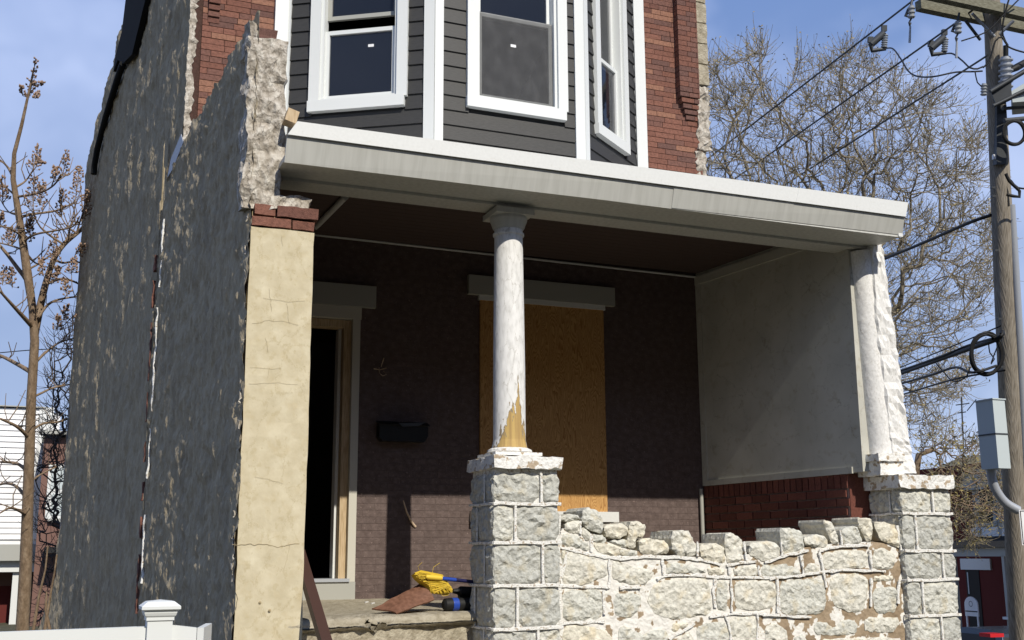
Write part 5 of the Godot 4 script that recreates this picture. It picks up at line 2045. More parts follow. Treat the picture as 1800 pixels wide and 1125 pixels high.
	# jumpers and lower cables
	var cables := [
		["jumper_wire", [[1558, 85, 2.4], [1570, 86, 2.0], [1583, 103, 1.4], [1596, 124, 1.0], [1612, 134, 0.5], [1640, 135], [1680, 127], [1712, 126], [1727, 125]], 0.011, "looping black jumper wire from the highest line switch to the pole"],
		["jumper_wire", [[1665, 94, 1.0], [1676, 95, 0.8], [1692, 107, 0.4], [1705, 119], [1718, 121], [1728, 117]], 0.011, "short black jumper wire from the middle line switch to the pole"],
		["jumper_wire", [[1714, 127], [1718, 145], [1726, 153]], 0.008, "thin black tail wire running down to the small arrester"],
		["jumper_wire", [[1728, 119], [1740, 105], [1750, 72], [1762, 66], [1772, 82], [1800, 92], [1820, 94]], 0.011, "black jumper wire arching over the transformer bushing"],
		["jumper_wire", [[1776, -10], [1764, 35], [1763, 62], [1772, 80]], 0.011, "black jumper wire dropping beside the pole top"],
		["jumper_wire", [[1800, -10], [1768, 22], [1735, 55], [1690, 72]], 0.009, "black wire slanting across the crossarms"],
		["service_cable", [[1540, 461, 4.0], [1620, 428, 2.0], [1700, 393, 0.4], [1742, 378]], 0.022, "thick black service cable meeting the pole above the conduit"],
		["service_cable", [[1560, 656, 5.0], [1585, 645, 4.0], [1680, 606, 1.0], [1759, 573]], 0.009, "thin black service cable above the thick pair by the coil"],
		["service_cable", [[1565, 662, 5.0], [1587, 655, 4.0], [1690, 618, 1.0], [1752, 596], [1762, 583]], 0.03, "thick black service cable passing through the oval coil"],
		["service_cable", [[1560, 657, 5.0], [1587, 650, 4.0], [1660, 624, 1.6], [1700, 608, 1.0], [1745, 595]], 0.016, "black service cable lashed just above the thick one"],
		["service_cable", [[1565, 680, 5.0], [1589, 673, 4.0], [1640, 658, 2.0], [1680, 646, 1.0], [1710, 655], [1752, 643]], 0.017, "black service cable dipping into the foot of the oval coil"],
		["service_cable", [[1570, 698, 5.0], [1595, 691, 4.0], [1680, 666, 1.0], [1766, 651]], 0.013, "lowest black service cable below the oval coil"],
		["service_cable", [[1645, 638, 1.0], [1660, 655, 0.8], [1672, 668, 0.5], [1684, 670, 0.3], [1700, 660], [1705, 645]], 0.009, "thin black loop hanging between the lower cables"],
		["service_cable", [[1738, 605], [1740, 620], [1748, 631], [1742, 640], [1746, 628], [1753, 610]], 0.008, "thin black tangle inside the oval coil"],
		["service_cable", [[1768, 310], [1778, 318], [1790, 330], [1820, 332]], 0.012, "black cable curling off the pole below the guard"],
		["service_cable", [[1768, 305], [1774, 318], [1792, 336], [1792, 346], [1770, 342]], 0.02, "black bracketed cable stub on the pole's right side"],
		["service_cable", [[-20, 622, 26.0], [60, 615, 25.0], [140, 612, 24.0]], 0.014, "dark cable crossing behind the bare trunk left of the house"]]
	for q in cables:
		m = Mb.new()
		m.tube(pxline(q[1], 13.6 if q[1][0][0] > 0 else 6.0), [q[2]], 5, false)
		top(q[0], m, mats["cable"], q[3], "cable")

func ribbed(m: Mb, a: Vector3, b: Vector3, r: float, ribs: int) -> void:
	var prof := []
	var ln := a.distance_to(b)
	prof.append(Vector2(0.0, 0.0))
	for k in ribs:
		prof.append(Vector2(r * 0.72, ln * k / ribs))
		prof.append(Vector2(r, ln * (k + 0.3) / ribs))
		prof.append(Vector2(r, ln * (k + 0.5) / ribs))
		prof.append(Vector2(r * 0.72, ln * (k + 0.62) / ribs))
	prof.append(Vector2(r * 0.7, ln))
	prof.append(Vector2(0.0, ln))
	m.lathe(a, prof, 14, (b - a).normalized())

# ---------------------------------------------------------------- houses behind on the left
func rect_on(f: Face, xa: float, ya: float, xb: float, yb: float) -> Array:
	var a := on_face(f, xa, ya)
	var b := on_face(f, xb, yb)
	return [minf(a.x, b.x), maxf(a.x, b.x), minf(a.y, b.y), maxf(a.y, b.y)]

func slab(called: String, f: Face, xa: float, ya: float, xb: float, yb: float, o0: float, o1: float, material: Material, parent: Node) -> MeshInstance3D:
	var r := rect_on(f, xa, ya, xb, yb)
	var m := Mb.new()
	f.board(m, r[0], r[1], r[2], r[3], o0, o1)
	return part(called, m, material, parent)

func build_left_background() -> void:
	var f := face(Vector3(-1, 0, -32), Vector3(3, 0, -32))
	var h := thing("white_clapboard_house", "white clapboard house behind the bare tree", "house", Vector3(-1.5, 0, -34))
	slab("wall", f, -160, 716, 77, 1120, -5.0, -0.02, mats["white_wall_siding"], h)
	var r := rect_on(f, -160, 716, 77, 948)
	var y: float = r[2]
	while y < r[3]:
		var m := Mb.new()
		m.prism([f.pt(r[0], y, 0.03), f.pt(r[1], y, 0.03), f.pt(r[1], y + 0.14, 0.0), f.pt(r[0], y + 0.14, 0.0)], f.n * -0.02)
		part("clapboard", m, mats["white_wall_siding"], h)
		y += 0.145
	slab("corner_board", f, 70, 716, 78, 948, -0.02, 0.05, mats["white_paint"], h)
	slab("roof_edge", f, -160, 708, 82, 716, -5.0, 0.1, mats["grey_trim"], h)
	slab("porch_roof", f, -160, 958, 84, 985, 0.0, 1.2, mats["grey_trim"], h)
	slab("porch_beam", f, -160, 985, 84, 1004, 0.0, 1.0, mats["white_paint"], h)
	slab("porch_post", f, 24, 1002, 38, 1130, 0.7, 0.9, mats["white_paint"], h)
	slab("door", f, 0, 1030, 22, 1130, -0.02, 0.02, mats["maroon"], h)
	slab("porch_wall", f, -160, 1006, 84, 1130, -0.018, 0.01, mats["brown_siding"], h)
	var f2 := face(Vector3(0, 0, -30), Vector3(4, 0, -30))
	var b := thing("brown_house", "brown house with pale sash windows beside the stucco wall", "house", Vector3(2.5, 0, -31.5))
	slab("wall", f2, 78, 768, 230, 1130, -3.0, -0.01, mats["brown_siding"], b)
	slab("eave", f2, 76, 758, 230, 769, -3.0, 0.25, mats["grey_trim"], b)
	var w := slab("window", f2, 86, 816, 127, 912, -0.01, 0.03, mats["white_paint"], b)
	for q in [[91, 822, 122, 860], [91, 868, 122, 906]]:
		slab("pane", f2, q[0], q[1], q[2], q[3], 0.031, 0.04, mats["grey_box"], w)
	slab("sill", f2, 84, 912, 130, 918, 0.0, 0.1, mats["grey_trim"], w)
	slab("porch_roof", f2, 78, 962, 230, 972, 0.0, 0.9, mats["black_paint"], b)

# ---------------------------------------------------------------- house, car and sign across the street on the right
func build_right_background() -> void:
	var p := far(1690, 960, 27.0)
	var fr := face(p, p + Vector3(-0.1, 0, 0.995))       # porch front
	var wl := face(p - fr.n * 1.9, p - fr.n * 1.9 + Vector3(-0.1, 0, 0.995))
	var h := thing("red_brick_house", "dark red brick house with a pale bay and porch across the street", "house", Vector3(p.x + 3.0, -1.4, p.z))
	slab("wall", wl, 1560, 832, 1990, 1160, -6.0, 0.0, mats["maroon"], h)
	var m := Mb.new()
	var rr := rect_on(wl, 1560, 832, 1990, 832)
	m.prism([wl.pt(rr[0], rr[2], 0.4), wl.pt(rr[0], rr[2] + 1.1, -2.5), wl.pt(rr[0], rr[2] + 1.1, -6.0), wl.pt(rr[0], rr[2], -6.0)], wl.e * (rr[1] - rr[0]))
	part("roof", m, mats["old_timber"], h)
	slab("chimney", wl, 1646, 768, 1664, 800, -3.4, -2.8, mats["concrete"], h)
	# bay over the porch
	var bf := face(p - fr.n * 1.1, p - fr.n * 1.1 + Vector3(-0.1, 0, 0.995))
	slab("bay", bf, 1706, 838, 1900, 947, -0.8, 0.0, mats["grey_trim"], h)
	slab("bay_cornice", bf, 1698, 828, 1900, 846, -0.8, 0.12, mats["grey_trim"], h)
	slab("bay_panel", bf, 1708, 928, 1757, 947, 0.0, 0.02, mats["white_paint"], h)
	slab("bay_panel", bf, 1762, 930, 1830, 950, 0.0, 0.02, mats["white_paint"], h)
	for q in [[1717, 852, 1754, 924], [1766, 852, 1806, 926]]:
		var w := slab("window", bf, q[0], q[1], q[2], q[3], 0.0, 0.03, mats["grey_trim"], h)
		slab("pane", bf, q[0] + 5, q[1] + 5, q[2] - 6, (q[1] + q[3]) * 0.5 - 2, 0.031, 0.036, mats["black_paint"], w)
		slab("pane", bf, q[0] + 5, (q[1] + q[3]) * 0.5 + 2, q[2] - 6, q[3] - 6, 0.031, 0.036, mats["black_paint"], w)
	# porch
	var pr := rect_on(fr, 1640, 963, 1990, 986)
	m = Mb.new()
	m.prism([fr.pt(pr[0], pr[3], 0.1), fr.pt(pr[0], pr[3] + 0.45, -1.9), fr.pt(pr[0], pr[3], -1.9)], fr.e * (pr[1] - pr[0]))
	part("porch_roof", m, mats["tar_paper"], h)
	slab("porch_beam", fr, 1640, 963, 1990, 978, -0.2, 0.0, mats["grey_trim"], h)
	slab("porch_post", fr, 1764, 976, 1774, 1135, -0.15, 0.0, mats["grey_trim"], h)
	slab("porch_post", fr, 1672, 976, 1679, 1135, -0.15, 0.0, mats["grey_trim"], h)
	slab("lintel", wl, 1690, 982, 1744, 1002, 0.0, 0.05, mats["white_paint"], h)
	slab("door", wl, 1698, 1002, 1732, 1130, 0.0, 0.02, mats["black_paint"], h)
	slab("door_glass", wl, 1701, 1006, 1706, 1044, 0.021, 0.03, mats["grey_box"], h)
	m = Mb.new()
	var fl := rect_on(fr, 1640, 1112, 1990, 1135)
	fr.board(m, fl[0], fl[1], -1.5, -0.72, -1.9, 0.0)
	part("porch_floor", m, mats["concrete"], h)
	for x in [1781, 1787, 1794, 1802]:
		slab("railing_bar", fr, x, 984, x + 2, 1112, -0.1, -0.06, mats["black_paint"], h)
	slab("railing_ledge", fr, 1766, 1084, 1800, 1091, -0.12, 0.06, mats["white_paint"], h)
	# white arched chair back on that porch
	var cf := face(p - fr.n * 0.5, p - fr.n * 0.5 + Vector3(-0.1, 0, 0.995))
	var r := rect_on(cf, 1694, 1048, 1720, 1084)
	var ch := thing("porch_chair", "white arch-backed chair standing on the red house's porch", "chair", cf.pt((r[0] + r[1]) * 0.5, -0.72, 0.0))
	m = Mb.new()
	var arch := [cf.pt(r[0], r[2], 0), cf.pt(r[1], r[2], 0)]
	for i in 11:
		var an := PI * i / 10.0
		arch.append(cf.pt((r[0] + r[1]) * 0.5 + cos(an) * (r[1] - r[0]) * 0.5, r[3] - 0.2 + sin(an) * 0.2, 0))
	m.prism(arch, cf.n * -0.03)
	part("back_panel", m, mats["sign_white"], ch)
	m = Mb.new()
	cf.board(m, r[0] + 0.02, r[1] - 0.02, r[2] + 0.10, r[2] + 0.125, 0.0, 0.006)
	part("dark_stripe", m, mats["black_paint"], ch)
	m = Mb.new()
	var cc := cf.pt((r[0] + r[1]) * 0.5, r[3] - 0.17, 0.004)
	for i in 24:
		var a0 := TAU * i / 24.0
		var a1 := TAU * (i + 1) / 24.0
		var e0 := cf.e * cos(a0) + Vector3.UP * sin(a0)
		var e1 := cf.e * cos(a1) + Vector3.UP * sin(a1)
		m.quad(cc + e0 * 0.055, cc + e1 * 0.055, cc + e1 * 0.068, cc + e0 * 0.068, cf.n)
	part("round_emblem", m, mats["dark_steel"], ch)
	for s in [r[0] + 0.02, r[1] - 0.06]:
		m = Mb.new()
		cf.board(m, s, s + 0.04, -0.72, r[2], -0.03, 0.0)
		part("leg", m, mats["sign_white"], ch)
	m = Mb.new()
	cf.board(m, r[0], r[1], -0.32, -0.28, -0.4, 0.02)
	part("seat", m, mats["sign_white"], ch)
	for s in [r[0] + 0.02, r[1] - 0.06]:
		m = Mb.new()
		cf.board(m, s, s + 0.04, -0.72, -0.32, -0.4, -0.36)
		part("leg", m, mats["sign_white"], ch)
	build_car()
	var at := far(1694, 792, 29.5)
	var an := thing("roof_antenna", "thin television antenna on the red house's roof", "antenna", at)
	m = Mb.new()
	m.tube([at, far(1690, 698, 29.5)], [0.02], 5)
	part("mast", m, mats["dark_steel"], an)
	for q in [[1680, 712, 1704, 709], [1700, 722, 1716, 702], [1684, 726, 1698, 724]]:
		m = Mb.new()
		m.tube([far(q[0], q[1], 29.5), far(q[2], q[3], 29.3)], [0.014], 4)
		part("arm", m, mats["dark_steel"], an)
	# corner of a street sign at the right edge
	var sp := far(1818, 922, 12.5)
	var sg := thing("street_sign", "white street sign plate with a black border at the utility pole", "sign", Vector3(sp.x, ground_y(sp.x, 0), sp.z))
	var sf := face(sp, sp + rt)
	m = Mb.new()
	var a := on_face(sf, 1791, 896)
	var b := on_face(sf, 1850, 958)
	sf.board(m, a.x, b.x, b.y, a.y, -0.006, 0.0)
	part("plate", m, mats["sign_white"], sg)
	m = Mb.new()
	var t := 0.008
	sf.board(m, a.x + 0.01, a.x + 0.01 + t, b.y + 0.01, a.y - 0.01, 0.001, 0.003)
	sf.board(m, a.x + 0.02, b.x - 0.01, a.y - 0.01 - t, a.y - 0.01, 0.001, 0.003)
	sf.board(m, a.x + 0.02, b.x - 0.01, b.y + 0.01, b.y + 0.01 + t, 0.001, 0.003)
	part("border", m, mats["black_paint"], sg)
	m = Mb.new()
	m.tube([Vector3(sp.x, ground_y(sp.x, 0), sp.z) - fw * -0.05, Vector3(sp.x, a.y + 0.05, sp.z) - fw * -0.05], [0.025], 8)
	part("post", m, mats["galvanised"], sg)

func build_car() -> void:
	var rear := far(1762, 1112, 22.6)
	var dir := Vector3(0.1, 0, -0.995)        # towards its bonnet
	var side := Vector3(-0.995, 0, -0.1)      # towards the street and the camera
	var roof := far(1715, 1107, 23.2).y
	var base := Vector3(rear.x, roof - 1.5, rear.z) - side * 0.9
	base.y = roof - 1.5
	var car := thing("parked_car", "dark blue-grey car parked across the street beyond the stone pillar", "car", base + dir * 2.1)
	var P := func(l: float, y: float, s: float) -> Vector3:
		return base + dir * l + Vector3(0, y, 0) + side * s
	# lofted body: rings of half-width and height along the length
	var m := Mb.new()
	var secs := [[-0.35, 0.80, 0.45, 0.80], [-0.2, 0.86, 0.28, 0.95], [0.4, 0.89, 0.24, 0.98], [2.9, 0.89, 0.24, 0.95], [3.7, 0.86, 0.26, 0.86], [3.95, 0.76, 0.34, 0.70]]
	var pts := PackedVector3Array()
	for q in secs:
		for k in 9:
			var an := TAU * k / 8.0 + PI / 8.0
			var cx := clampf(cos(an) * 1.25, -1, 1)
			var cy := clampf(sin(an) * 1.25, -1, 1)
			pts.append(P.call(q[0], lerpf(q[2], q[3], cy * 0.5 + 0.5), cx * q[1]))
	for j in secs.size() - 1:
		for k in 8:
			var c: Vector3 = P.call(secs[j][0], 0.6, 0.0)
			m.quad(pts[j * 9 + k], pts[j * 9 + k + 1], pts[(j + 1) * 9 + k + 1], pts[(j + 1) * 9 + k], pts[j * 9 + k] - c)
	for j in [0, secs.size() - 1]:
		for k in range(1, 7):
			m.tri(pts[j * 9], pts[j * 9 + k], pts[j * 9 + k + 1], dir * (-1.0 if j == 0 else 1.0))
	part("body", m, mats["car_paint"], car)
	m = Mb.new()
	var roofp := [[0.15, 0.94, 0.78], [0.35, 1.42, 0.62], [0.8, 1.49, 0.60], [1.5, 1.5, 0.60], [2.0, 1.44, 0.61], [2.75, 0.94, 0.76]]
	for j in roofp.size() - 1:
		var a: Array = roofp[j]
		var b: Array = roofp[j + 1]
		m.quad(P.call(a[0], a[1], -a[2]), P.call(a[0], a[1], a[2]), P.call(b[0], b[1], b[2]), P.call(b[0], b[1], -b[2]), Vector3.UP)
		for s in [-1.0, 1.0]:
			m.quad(P.call(a[0], 0.93, s * 0.8), P.call(b[0], 0.93, s * 0.8), P.call(b[0], b[1], s * b[2]), P.call(a[0], a[1], s * a[2]), side * s)
	part("cabin", m, mats["car_paint"], car)
	for s in [-1.0, 1.0]:
		m = Mb.new()
		m.quad(P.call(0.45, 0.97, s * 0.81), P.call(2.5, 0.97, s * 0.81), P.call(1.95, 1.38, s * 0.65), P.call(0.55, 1.38, s * 0.65), side * s)
		part("side_window", m, mats["black_paint"], car)
	m = Mb.new()
	m.quad(P.call(0.17, 1.0, -0.72), P.call(0.17, 1.0, 0.72), P.call(0.325, 1.36, 0.6), P.call(0.325, 1.36, -0.6), -dir)
	part("rear_window", m, mats["black_paint"], car)
	m = Mb.new()
	m.obox(far(1743, 1116, 22.45), side * 0.16, Vector3(0, 0.035, 0), dir * 0.16)
	part("brake_light", m, mats["tail_light"], car)
	for s in [-1.0, 1.0]:
		m = Mb.new()
		m.obox(P.call(-0.3, 0.78, s * 0.66), side * 0.12, Vector3(0, 0.07, 0), dir * 0.06)
		part("tail_light", m, mats["tail_light"], car)
		for l in [0.45, 3.05]:
			m = Mb.new()
			m.lathe(P.call(l, 0.31, s * 0.80), [Vector2(0.0, -0.1), Vector2(0.31, -0.1), Vector2(0.31, 0.1), Vector2(0.2, 0.11), Vector2(0.0, 0.09)], 20, side * s)
			part("wheel", m, mats["rubber"], car)

# ---------------------------------------------------------------- trees
# joins scattered points to the nearest twig so far, favouring short ways to the root
func grow(start: Array, pts: Array, bf: float) -> Dictionary:
	var pos := PackedVector3Array()
	var par := PackedInt32Array()
	var way := PackedFloat32Array()
	for i in start.size():
		pos.append(start[i])
		par.append(i - 1)
		way.append(0.0 if i == 0 else way[i - 1] + pos[i].distance_to(pos[i - 1]))
	var fork: Vector3 = start[-1]
	pts.sort_custom(func(a: Vector3, b: Vector3) -> bool: return a.distance_squared_to(fork) < b.distance_squared_to(fork))
	var first := maxi(0, start.size() - 3)
	for p: Vector3 in pts:
		var best := 1e9
		var bi := first
		for j in range(first, pos.size()):
			var d := pos[j].distance_to(p) + bf * way[j]
			if d < best:
				best = d
				bi = j
		pos.append(p)
		par.append(bi)
		way.append(way[bi] + pos[bi].distance_to(p))
	var tips := PackedInt32Array()
	tips.resize(pos.size())
	var kids := PackedInt32Array()
	kids.resize(pos.size())
	for i in range(pos.size() - 1, 0, -1):
		if kids[i] == 0:
			tips[i] = 1
		tips[par[i]] += tips[i]
		kids[par[i]] += 1
	return {"pos": pos, "par": par, "tips": tips, "kids": kids}

func limb_mesh(t: Dictionary, from: int, r_tip: float, power: float, wob: float, most := 9.0) -> Mb:
	var m := Mb.new()
	var pos: PackedVector3Array = t.pos
	for i in range(from, pos.size()):
		var p: int = t.par[i]
		var r0 := minf(most, r_tip * pow(t.tips[p], power))
		var r1 := r_tip * pow(t.tips[i], power)
		r0 = minf(r0, r1 * 1.5)
		var a := pos[p]
		var b := pos[i]
		var l := a.distance_to(b)
		var up_ := Vector3(0, 0.04 * l, 0)
		var q1 := a.lerp(b, 0.35) - up_ + Vector3(rng.randf_range(-1, 1), rng.randf_range(-1, 1), rng.randf_range(-1, 1)) * l * wob
		var q2 := a.lerp(b, 0.7) - up_ * 0.6 + Vector3(rng.randf_range(-1, 1), rng.randf_range(-1, 1), rng.randf_range(-1, 1)) * l * wob
		var sides := 4 if r1 < 0.03 else 7
		if l > 0.25 and r1 < 0.2:
			m.tube([a, q1, q2, b], [r0, lerpf(r0, r1, 0.4), lerpf(r0, r1, 0.7), r1], sides, false)
		else:
			m.tube([a, b], [r0, r1], sides, false)
	return m

func twiglets(t: Dictionary, from: int, per: int, lo: float, hi: float, r: float, bud: float, twigs: Mb, buds: Mb, bud_share := 1.0) -> void:
	var pos: PackedVector3Array = t.pos
	for i in range(from, pos.size()):
		if t.tips[i] > 3:
			continue
		var a := pos[i]
		var d0 := (a - pos[t.par[i]]).normalized()
		for k in per:
			var d := (d0 + Vector3(rng.randf_range(-1, 1), rng.randf_range(-0.5, 1.0), rng.randf_range(-1, 1)) * 0.9).normalized()
			var l := rng.randf_range(lo, hi)
			var mid := a + d * l * 0.5 + Vector3(rng.randf_range(-1, 1), rng.randf_range(-1, 1), rng.randf_range(-1, 1)) * l * 0.08
			var e := mid + (d + Vector3(0, 0.35, 0)).normalized() * l * 0.5
			twigs.tube([a, mid, e], [r, r * 0.85, r * 0.6], 3, false)
			if rng.randf() < bud_share:
				for b: Vector3 in [e, mid]:
					var s := bud * rng.randf_range(0.6, 1.3)
					var u := Vector3(rng.randf_range(-1, 1), rng.randf_range(-0.3, 1), rng.randf_range(-1, 1)).normalized() * s
					var w := u.cross(Vector3(rng.randf(), 0.3, rng.randf())).normalized() * s * 0.4
					buds.tri(b, b + u * 0.6 + w, b + u * 1.4)
					buds.tri(b, b + u * 0.6 - w, b + u * 1.4)

func scatter(poly: Array, n: int, d0: float, d1: float, sd: int) -> Array:
	var pv := PackedVector2Array()
	var lo := Vector2(1e9, 1e9)
	var hi := -lo
	for q in poly:
		var v := Vector2(q[0], q[1])
		pv.append(v)
		lo = lo.min(v)
		hi = hi.max(v)
	var r := RandomNumberGenerator.new()
	r.seed = sd
	var out := []
	while out.size() < n:
		var v := Vector2(r.randf_range(lo.x, hi.x), r.randf_range(lo.y, hi.y))
		if not Geometry2D.is_point_in_polygon(v, pv):
			continue
		# the crown's clumps: fewer points where the noise is low
		if nz.get_noise_2d(v.x * 0.016, v.y * 0.016) < r.randf_range(-0.5, 0.05):
			continue
		var t := r.randf() + r.randf() - 1.0
		out.append(far(v.x, v.y, lerpf(d0, d1, t * 0.5 + 0.5)))
	return out

func build_trees() -> void:
	# large bare street tree on the right
	var crown := [[1200, 130], [1250, 90], [1300, 110], [1335, 58], [1355, 120], [1385, 150], [1400, 95], [1440, 120], [1470, 85], [1500, 70], [1530, 110], [1575, 120], [1610, 120], [1650, 160], [1690, 190], [1735, 232], [1715, 290], [1745, 330], [1755, 420], [1748, 520], [1700, 590], [1706, 640], [1690, 700], [1660, 760], [1600, 770], [1560, 700], [1480, 600], [1300, 520], [1200, 480]]
	var base := far(1470, 1000, 33.0)
	base.y = ground_y(base.x, base.z)
	var start := [base, far(1478, 800, 33.0), far(1470, 640, 33.0), far(1465, 540, 33.0)]
	var t := grow(start, scatter(crown, 3400, 28.5, 38.0, 11), 0.22)
	var tree := thing("bare_street_tree", "tall bare spreading tree with fine budding twigs behind the porch roof", "tree", base)
	var m := Mb.new()
	m.tube(start, [0.42, 0.36, 0.30, 0.24], 14)
	part("trunk", m, mats["bark"], tree)
	part("crown", limb_mesh(t, 4, 0.0085, 0.45, 0.035, 0.22), mats["pale_bark"], tree)
	var tw := Mb.new()
	var bd := Mb.new()
	twiglets(t, 4, 4, 0.3, 0.9, 0.0075, 0.055, tw, bd, 0.55)
	part("twigs", tw, mats["twig"], tree)
	part("buds", bd, mats["bud"], tree)
	# small yellow-budding tree in front of the red house
	var c2 := [[1610, 780], [1660, 760], [1720, 778], [1752, 800], [1772, 850], [1790, 900], [1788, 945], [1740, 900], [1715, 960], [1690, 940], [1672, 900], [1640, 840]]
	var b2 := far(1600, 1090, 20.0)
	b2.y = ground_y(b2.x, b2.z)
	var s2 := [b2, far(1600, 900, 20.0), far(1615, 800, 20.0), far(1640, 790, 20.0)]
	t = grow(s2, scatter(c2, 330, 18.0, 22.0, 12), 0.25)
	var tr2 := thing("budding_tree", "small tree with yellow-green buds in front of the red house", "tree", b2)
	m = Mb.new()
	m.tube(s2, [0.09, 0.07, 0.055, 0.045], 9)
	part("trunk", m, mats["bark"], tr2)
	part("crown", limb_mesh(t, 4, 0.0055, 0.42, 0.1, 0.05), mats["bark"], tr2)
	tw = Mb.new()
	bd = Mb.new()
	twiglets(t, 4, 4, 0.15, 0.45, 0.005, 0.04, tw, bd, 0.7)
	part("twigs", tw, mats["twig"], tr2)
	part("buds", bd, mats["bud_yellow"], tr2)
	build_left_tree()
	# dark leafless shrub against the stucco wall
	var c3 := [[100, 560], [165, 520], [160, 700], [150, 900], [140, 1100], [60, 1110], [66, 1000], [60, 850], [72, 700]]
	var b3 := far(112, 1140, 15.5)
	b3.y = 0.0
	var s3 := [b3, far(112, 1085, 15.5), far(114, 1020, 15.5), far(116, 960, 15.5)]
	t = grow(s3, scatter(c3, 620, 14.8, 16.6, 13), 0.2)
	var sh := thing("leafless_shrub", "tangled dark leafless shrub between the bare tree and the stucco wall", "shrub", b3)
	m = Mb.new()
	m.tube(s3, [0.05, 0.045, 0.035, 0.03], 8)
	part("stem", m, mats["dark_twig"], sh)
	part("branches", limb_mesh(t, 4, 0.005, 0.36, 0.04, 0.02), mats["dark_twig"], sh)
	tw = Mb.new()
	bd = Mb.new()
	twiglets(t, 4, 2, 0.12, 0.35, 0.004, 0.03, tw, bd, 0.3)
	part("twigs", tw, mats["dark_twig"], sh)
	for q in [[[62, 1110], [72, 1050], [84, 1000], [88, 960]], [[82, 1110], [90, 1060], [100, 1005], [104, 975]], [[92, 1110], [84, 1070], [86, 1040]]]:
		m = Mb.new()
		var line := []
		for c in q:
			line.append(far(c[0] - 4, c[1], 11.0))
		line.push_front(Vector3(line[0].x, 0, line[0].z))
		m.tube(line, [0.022, 0.018, 0.014, 0.009], 6)
		top("young_stem", m, mats["bark"], "upright grey leafless stem growing just behind the white fence", "plant", "stems behind the white fence")

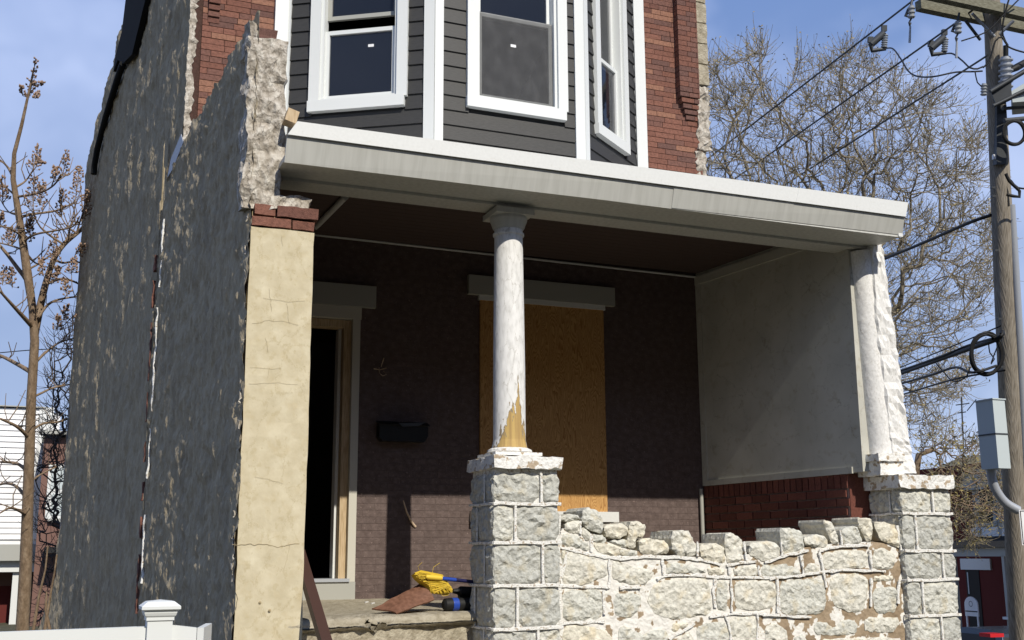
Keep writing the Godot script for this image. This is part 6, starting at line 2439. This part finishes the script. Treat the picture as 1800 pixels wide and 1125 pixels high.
func build_left_tree() -> void:
	var d := 13.0
	var b := far(36, 1180, d)
	b.y = 0.0
	var tree := thing("bare_tree", "slender bare tree with brown seed clusters left of the stucco wall", "tree", b)
	var trunk := [[38, 1125], [45, 1000], [50, 850], [55, 700], [61, 600], [57, 540], [48, 480], [38, 410], [30, 360], [23, 315], [25, 270], [38, 220], [50, 165], [60, 118]]
	var tr := [0.075, 0.07, 0.06, 0.054, 0.05, 0.044, 0.05, 0.042, 0.036, 0.03, 0.024, 0.02, 0.014, 0.008]
	var line := [b]
	for q in trunk:
		line.append(far(q[0], q[1], d))
	tr.push_front(0.09)
	var m := Mb.new()
	m.tube(line, tr, 12)
	part("trunk", m, mats["bark"], tree)
	var limbs := [
		[[[60, 590], [67, 555], [80, 500], [95, 455], [112, 430], [135, 410], [162, 388]], 0.05, 0.5],
		[[[57, 545], [50, 500], [30, 470], [0, 432], [-20, 415]], 0.035, 0.3], [[[58, 575], [30, 545], [0, 512]], 0.03, -0.4], [[[56, 655], [30, 640], [0, 625], [-20, 622]], 0.03, 0.5],
		[[[52, 770], [30, 750], [0, 736]], 0.028, -0.3], [[[50, 830], [30, 815], [0, 812]], 0.026, 0.4], [[[49, 880], [30, 856], [8, 850], [-20, 860]], 0.022, 0.6], [[[47, 905], [20, 893], [0, 902]], 0.02, -0.5],
		[[[24, 312], [12, 292], [-6, 276]], 0.018, 0.4], [[[26, 330], [45, 318], [58, 298]], 0.014, 0.2], [[[30, 346], [70, 339], [95, 325], [107, 306]], 0.016, -0.3], [[[34, 382], [60, 376], [100, 370], [130, 356]], 0.018, 0.4],
		[[[40, 425], [62, 412], [100, 405], [128, 398], [140, 380]], 0.016, -0.3], [[[43, 445], [62, 462], [84, 470]], 0.014, 0.3], [[[46, 475], [70, 462], [110, 430], [122, 404]], 0.012, 0.2],
		[[[112, 430], [80, 408], [65, 390], [58, 365]], 0.014, -0.2], [[[118, 424], [126, 390], [132, 360]], 0.013, 0.3], [[[135, 410], [118, 398], [106, 378]], 0.012, 0.1], [[[135, 410], [142, 385], [150, 372]], 0.012, 0.0],
		[[[95, 455], [110, 462], [135, 460], [160, 470]], 0.016, 0.4], [[[80, 500], [110, 490], [140, 500], [162, 520]], 0.018, 0.5], [[[66, 560], [85, 535], [110, 525], [150, 520]], 0.018, 0.2], [[[60, 640], [80, 620], [110, 600], [160, 590]], 0.018, 0.6],
		[[[55, 700], [75, 690], [100, 680], [160, 670]], 0.016, 0.4], [[[53, 760], [75, 745], [110, 740], [150, 720]], 0.016, 0.3], [[[50, 850], [70, 835], [100, 820], [140, 800]], 0.014, 0.5],
		[[[28, 345], [10, 330], [-10, 325]], 0.014, 0.3], [[[33, 378], [15, 372], [0, 350]], 0.012, 0.4], [[[38, 415], [18, 402], [-10, 395]], 0.014, -0.3], [[[42, 440], [20, 432], [-10, 425]], 0.013, 0.2]]
	m = Mb.new()
	for q in limbs:
		var raw := []
		var k := 0
		for c in q[0]:
			raw.append([c[0], c[1], q[2] * k / float(q[0].size() - 1) * 1.5])
			k += 1
		var pl := pxline(raw, d)
		var rad := []
		for i in pl.size():
			rad.append(lerpf(q[1], q[1] * 0.4, float(i) / pl.size()))
		m.tube(pl, rad, 6)
		# side shoots
		for s in 5:
			var i := int(rng.randf_range(0.3, 1.0) * (pl.size() - 1))
			var a: Vector3 = pl[i]
			var e := a + Vector3(rng.randf_range(-0.25, 0.25), rng.randf_range(0.05, 0.4), rng.randf_range(-0.25, 0.25))
			m.tube([a, a.lerp(e, 0.5) + Vector3(rng.randf_range(-0.05, 0.05), -0.04, 0), e], [0.007, 0.006, 0.004], 4, false)
	part("crown", m, mats["bark"], tree)
	# seed clusters
	var pan := [[52, 168, 63, 103, 9], [40, 168, 37, 152, 4], [62, 173, 69, 163, 4], [62, 150, 76, 146, 4], [58, 298, 68, 256, 10], [64, 285, 78, 288, 5], [58, 372, 60, 312, 17], [70, 360, 78, 320, 10], [98, 318, 97, 292, 7], [110, 308, 119, 266, 9], [104, 380, 112, 330, 9], [132, 356, 140, 294, 14], [148, 385, 156, 336, 11], [5, 355, 3, 312, 12], [50, 400, 60, 380, 7], [92, 470, 96, 412, 12], [76, 485, 72, 455, 8], [140, 450, 146, 430, 8], [15, 430, 18, 400, 10], [55, 425, 50, 390, 9], [22, 505, 20, 470, 9], [118, 520, 112, 490, 9], [90, 500, 104, 470, 9], [125, 480, 132, 455, 9], [100, 580, 104, 555, 7], [4, 500, 8, 470, 8], [0, 400, 2, 375, 8], [112, 560, 118, 535, 7], [140, 560, 143, 530, 7]]
	var pods := Mb.new()
	var stems := Mb.new()
	for q in pan:
		var a := far(q[0], q[1], d + rng.randf_range(-0.4, 0.4))
		var e := far(q[2], q[3], d + rng.randf_range(-0.4, 0.4))
		stems.tube([a, e], [0.006, 0.003], 4, false)
		var w: float = q[4] * d / F
		var cnt := int(14 + q[4] * 3.2)
		for k in cnt:
			var t := rng.randf()
			var c := a.lerp(e, t)
			var o := Vector3(rng.randf_range(-1, 1), rng.randf_range(-0.4, 0.8), rng.randf_range(-1, 1)) * w * (1.05 - t * 0.8)
			stems.tube([c - (e - a) * 0.06, c + o], [0.0025], 3, false)
			pods.lathe(c + o, [Vector2(0.0, 0.0), Vector2(0.011, 0.009), Vector2(0.012, 0.018), Vector2(0.0, 0.034)], 5, (o.normalized() + Vector3.UP).normalized())
	part("cluster_stems", stems, mats["bark"], tree)
	part("seed_pods", pods, mats["seed_pod"], tree)

# ---------------------------------------------------------------- unseen rowhouses added behind the camera to keep sky light off the porch
func build_opposite_side() -> void:
	for k in 7:
		var x := -22.0 + k * 7.0
		var h: float = 10.6 + [0.0, 0.5, -0.3, 0.2, 0.6, -0.2, 0.3][k]
		var t := thing("added_rowhouse", "unseen brick rowhouse added across the street to dim the porch", "house", Vector3(x + 3.45, 0, 16.5), "unseen rowhouses added across the street")
		block("wall", Vector3(x + 3.45, h * 0.5 - 0.8, 17.0), Vector3(6.9, h + 1.6, 8.0), mats["brick%d" % (k % 6)], t)
		block("cornice", Vector3(x + 3.45, h - 0.25, 12.85), Vector3(6.95, 0.4, 0.4), mats["grey_trim"], t)
		block("door", Vector3(x + 1.2, 1.3, 12.98), Vector3(1.1, 2.3, 0.06), mats["maroon"], t)
		for q in [[3.4, 1.9], [5.4, 1.9], [1.4, 5.4], [3.4, 5.4], [5.4, 5.4]]:
			block("window", Vector3(x + q[0], q[1], 12.98), Vector3(1.0, 1.7, 0.06), mats["black_paint"], t)
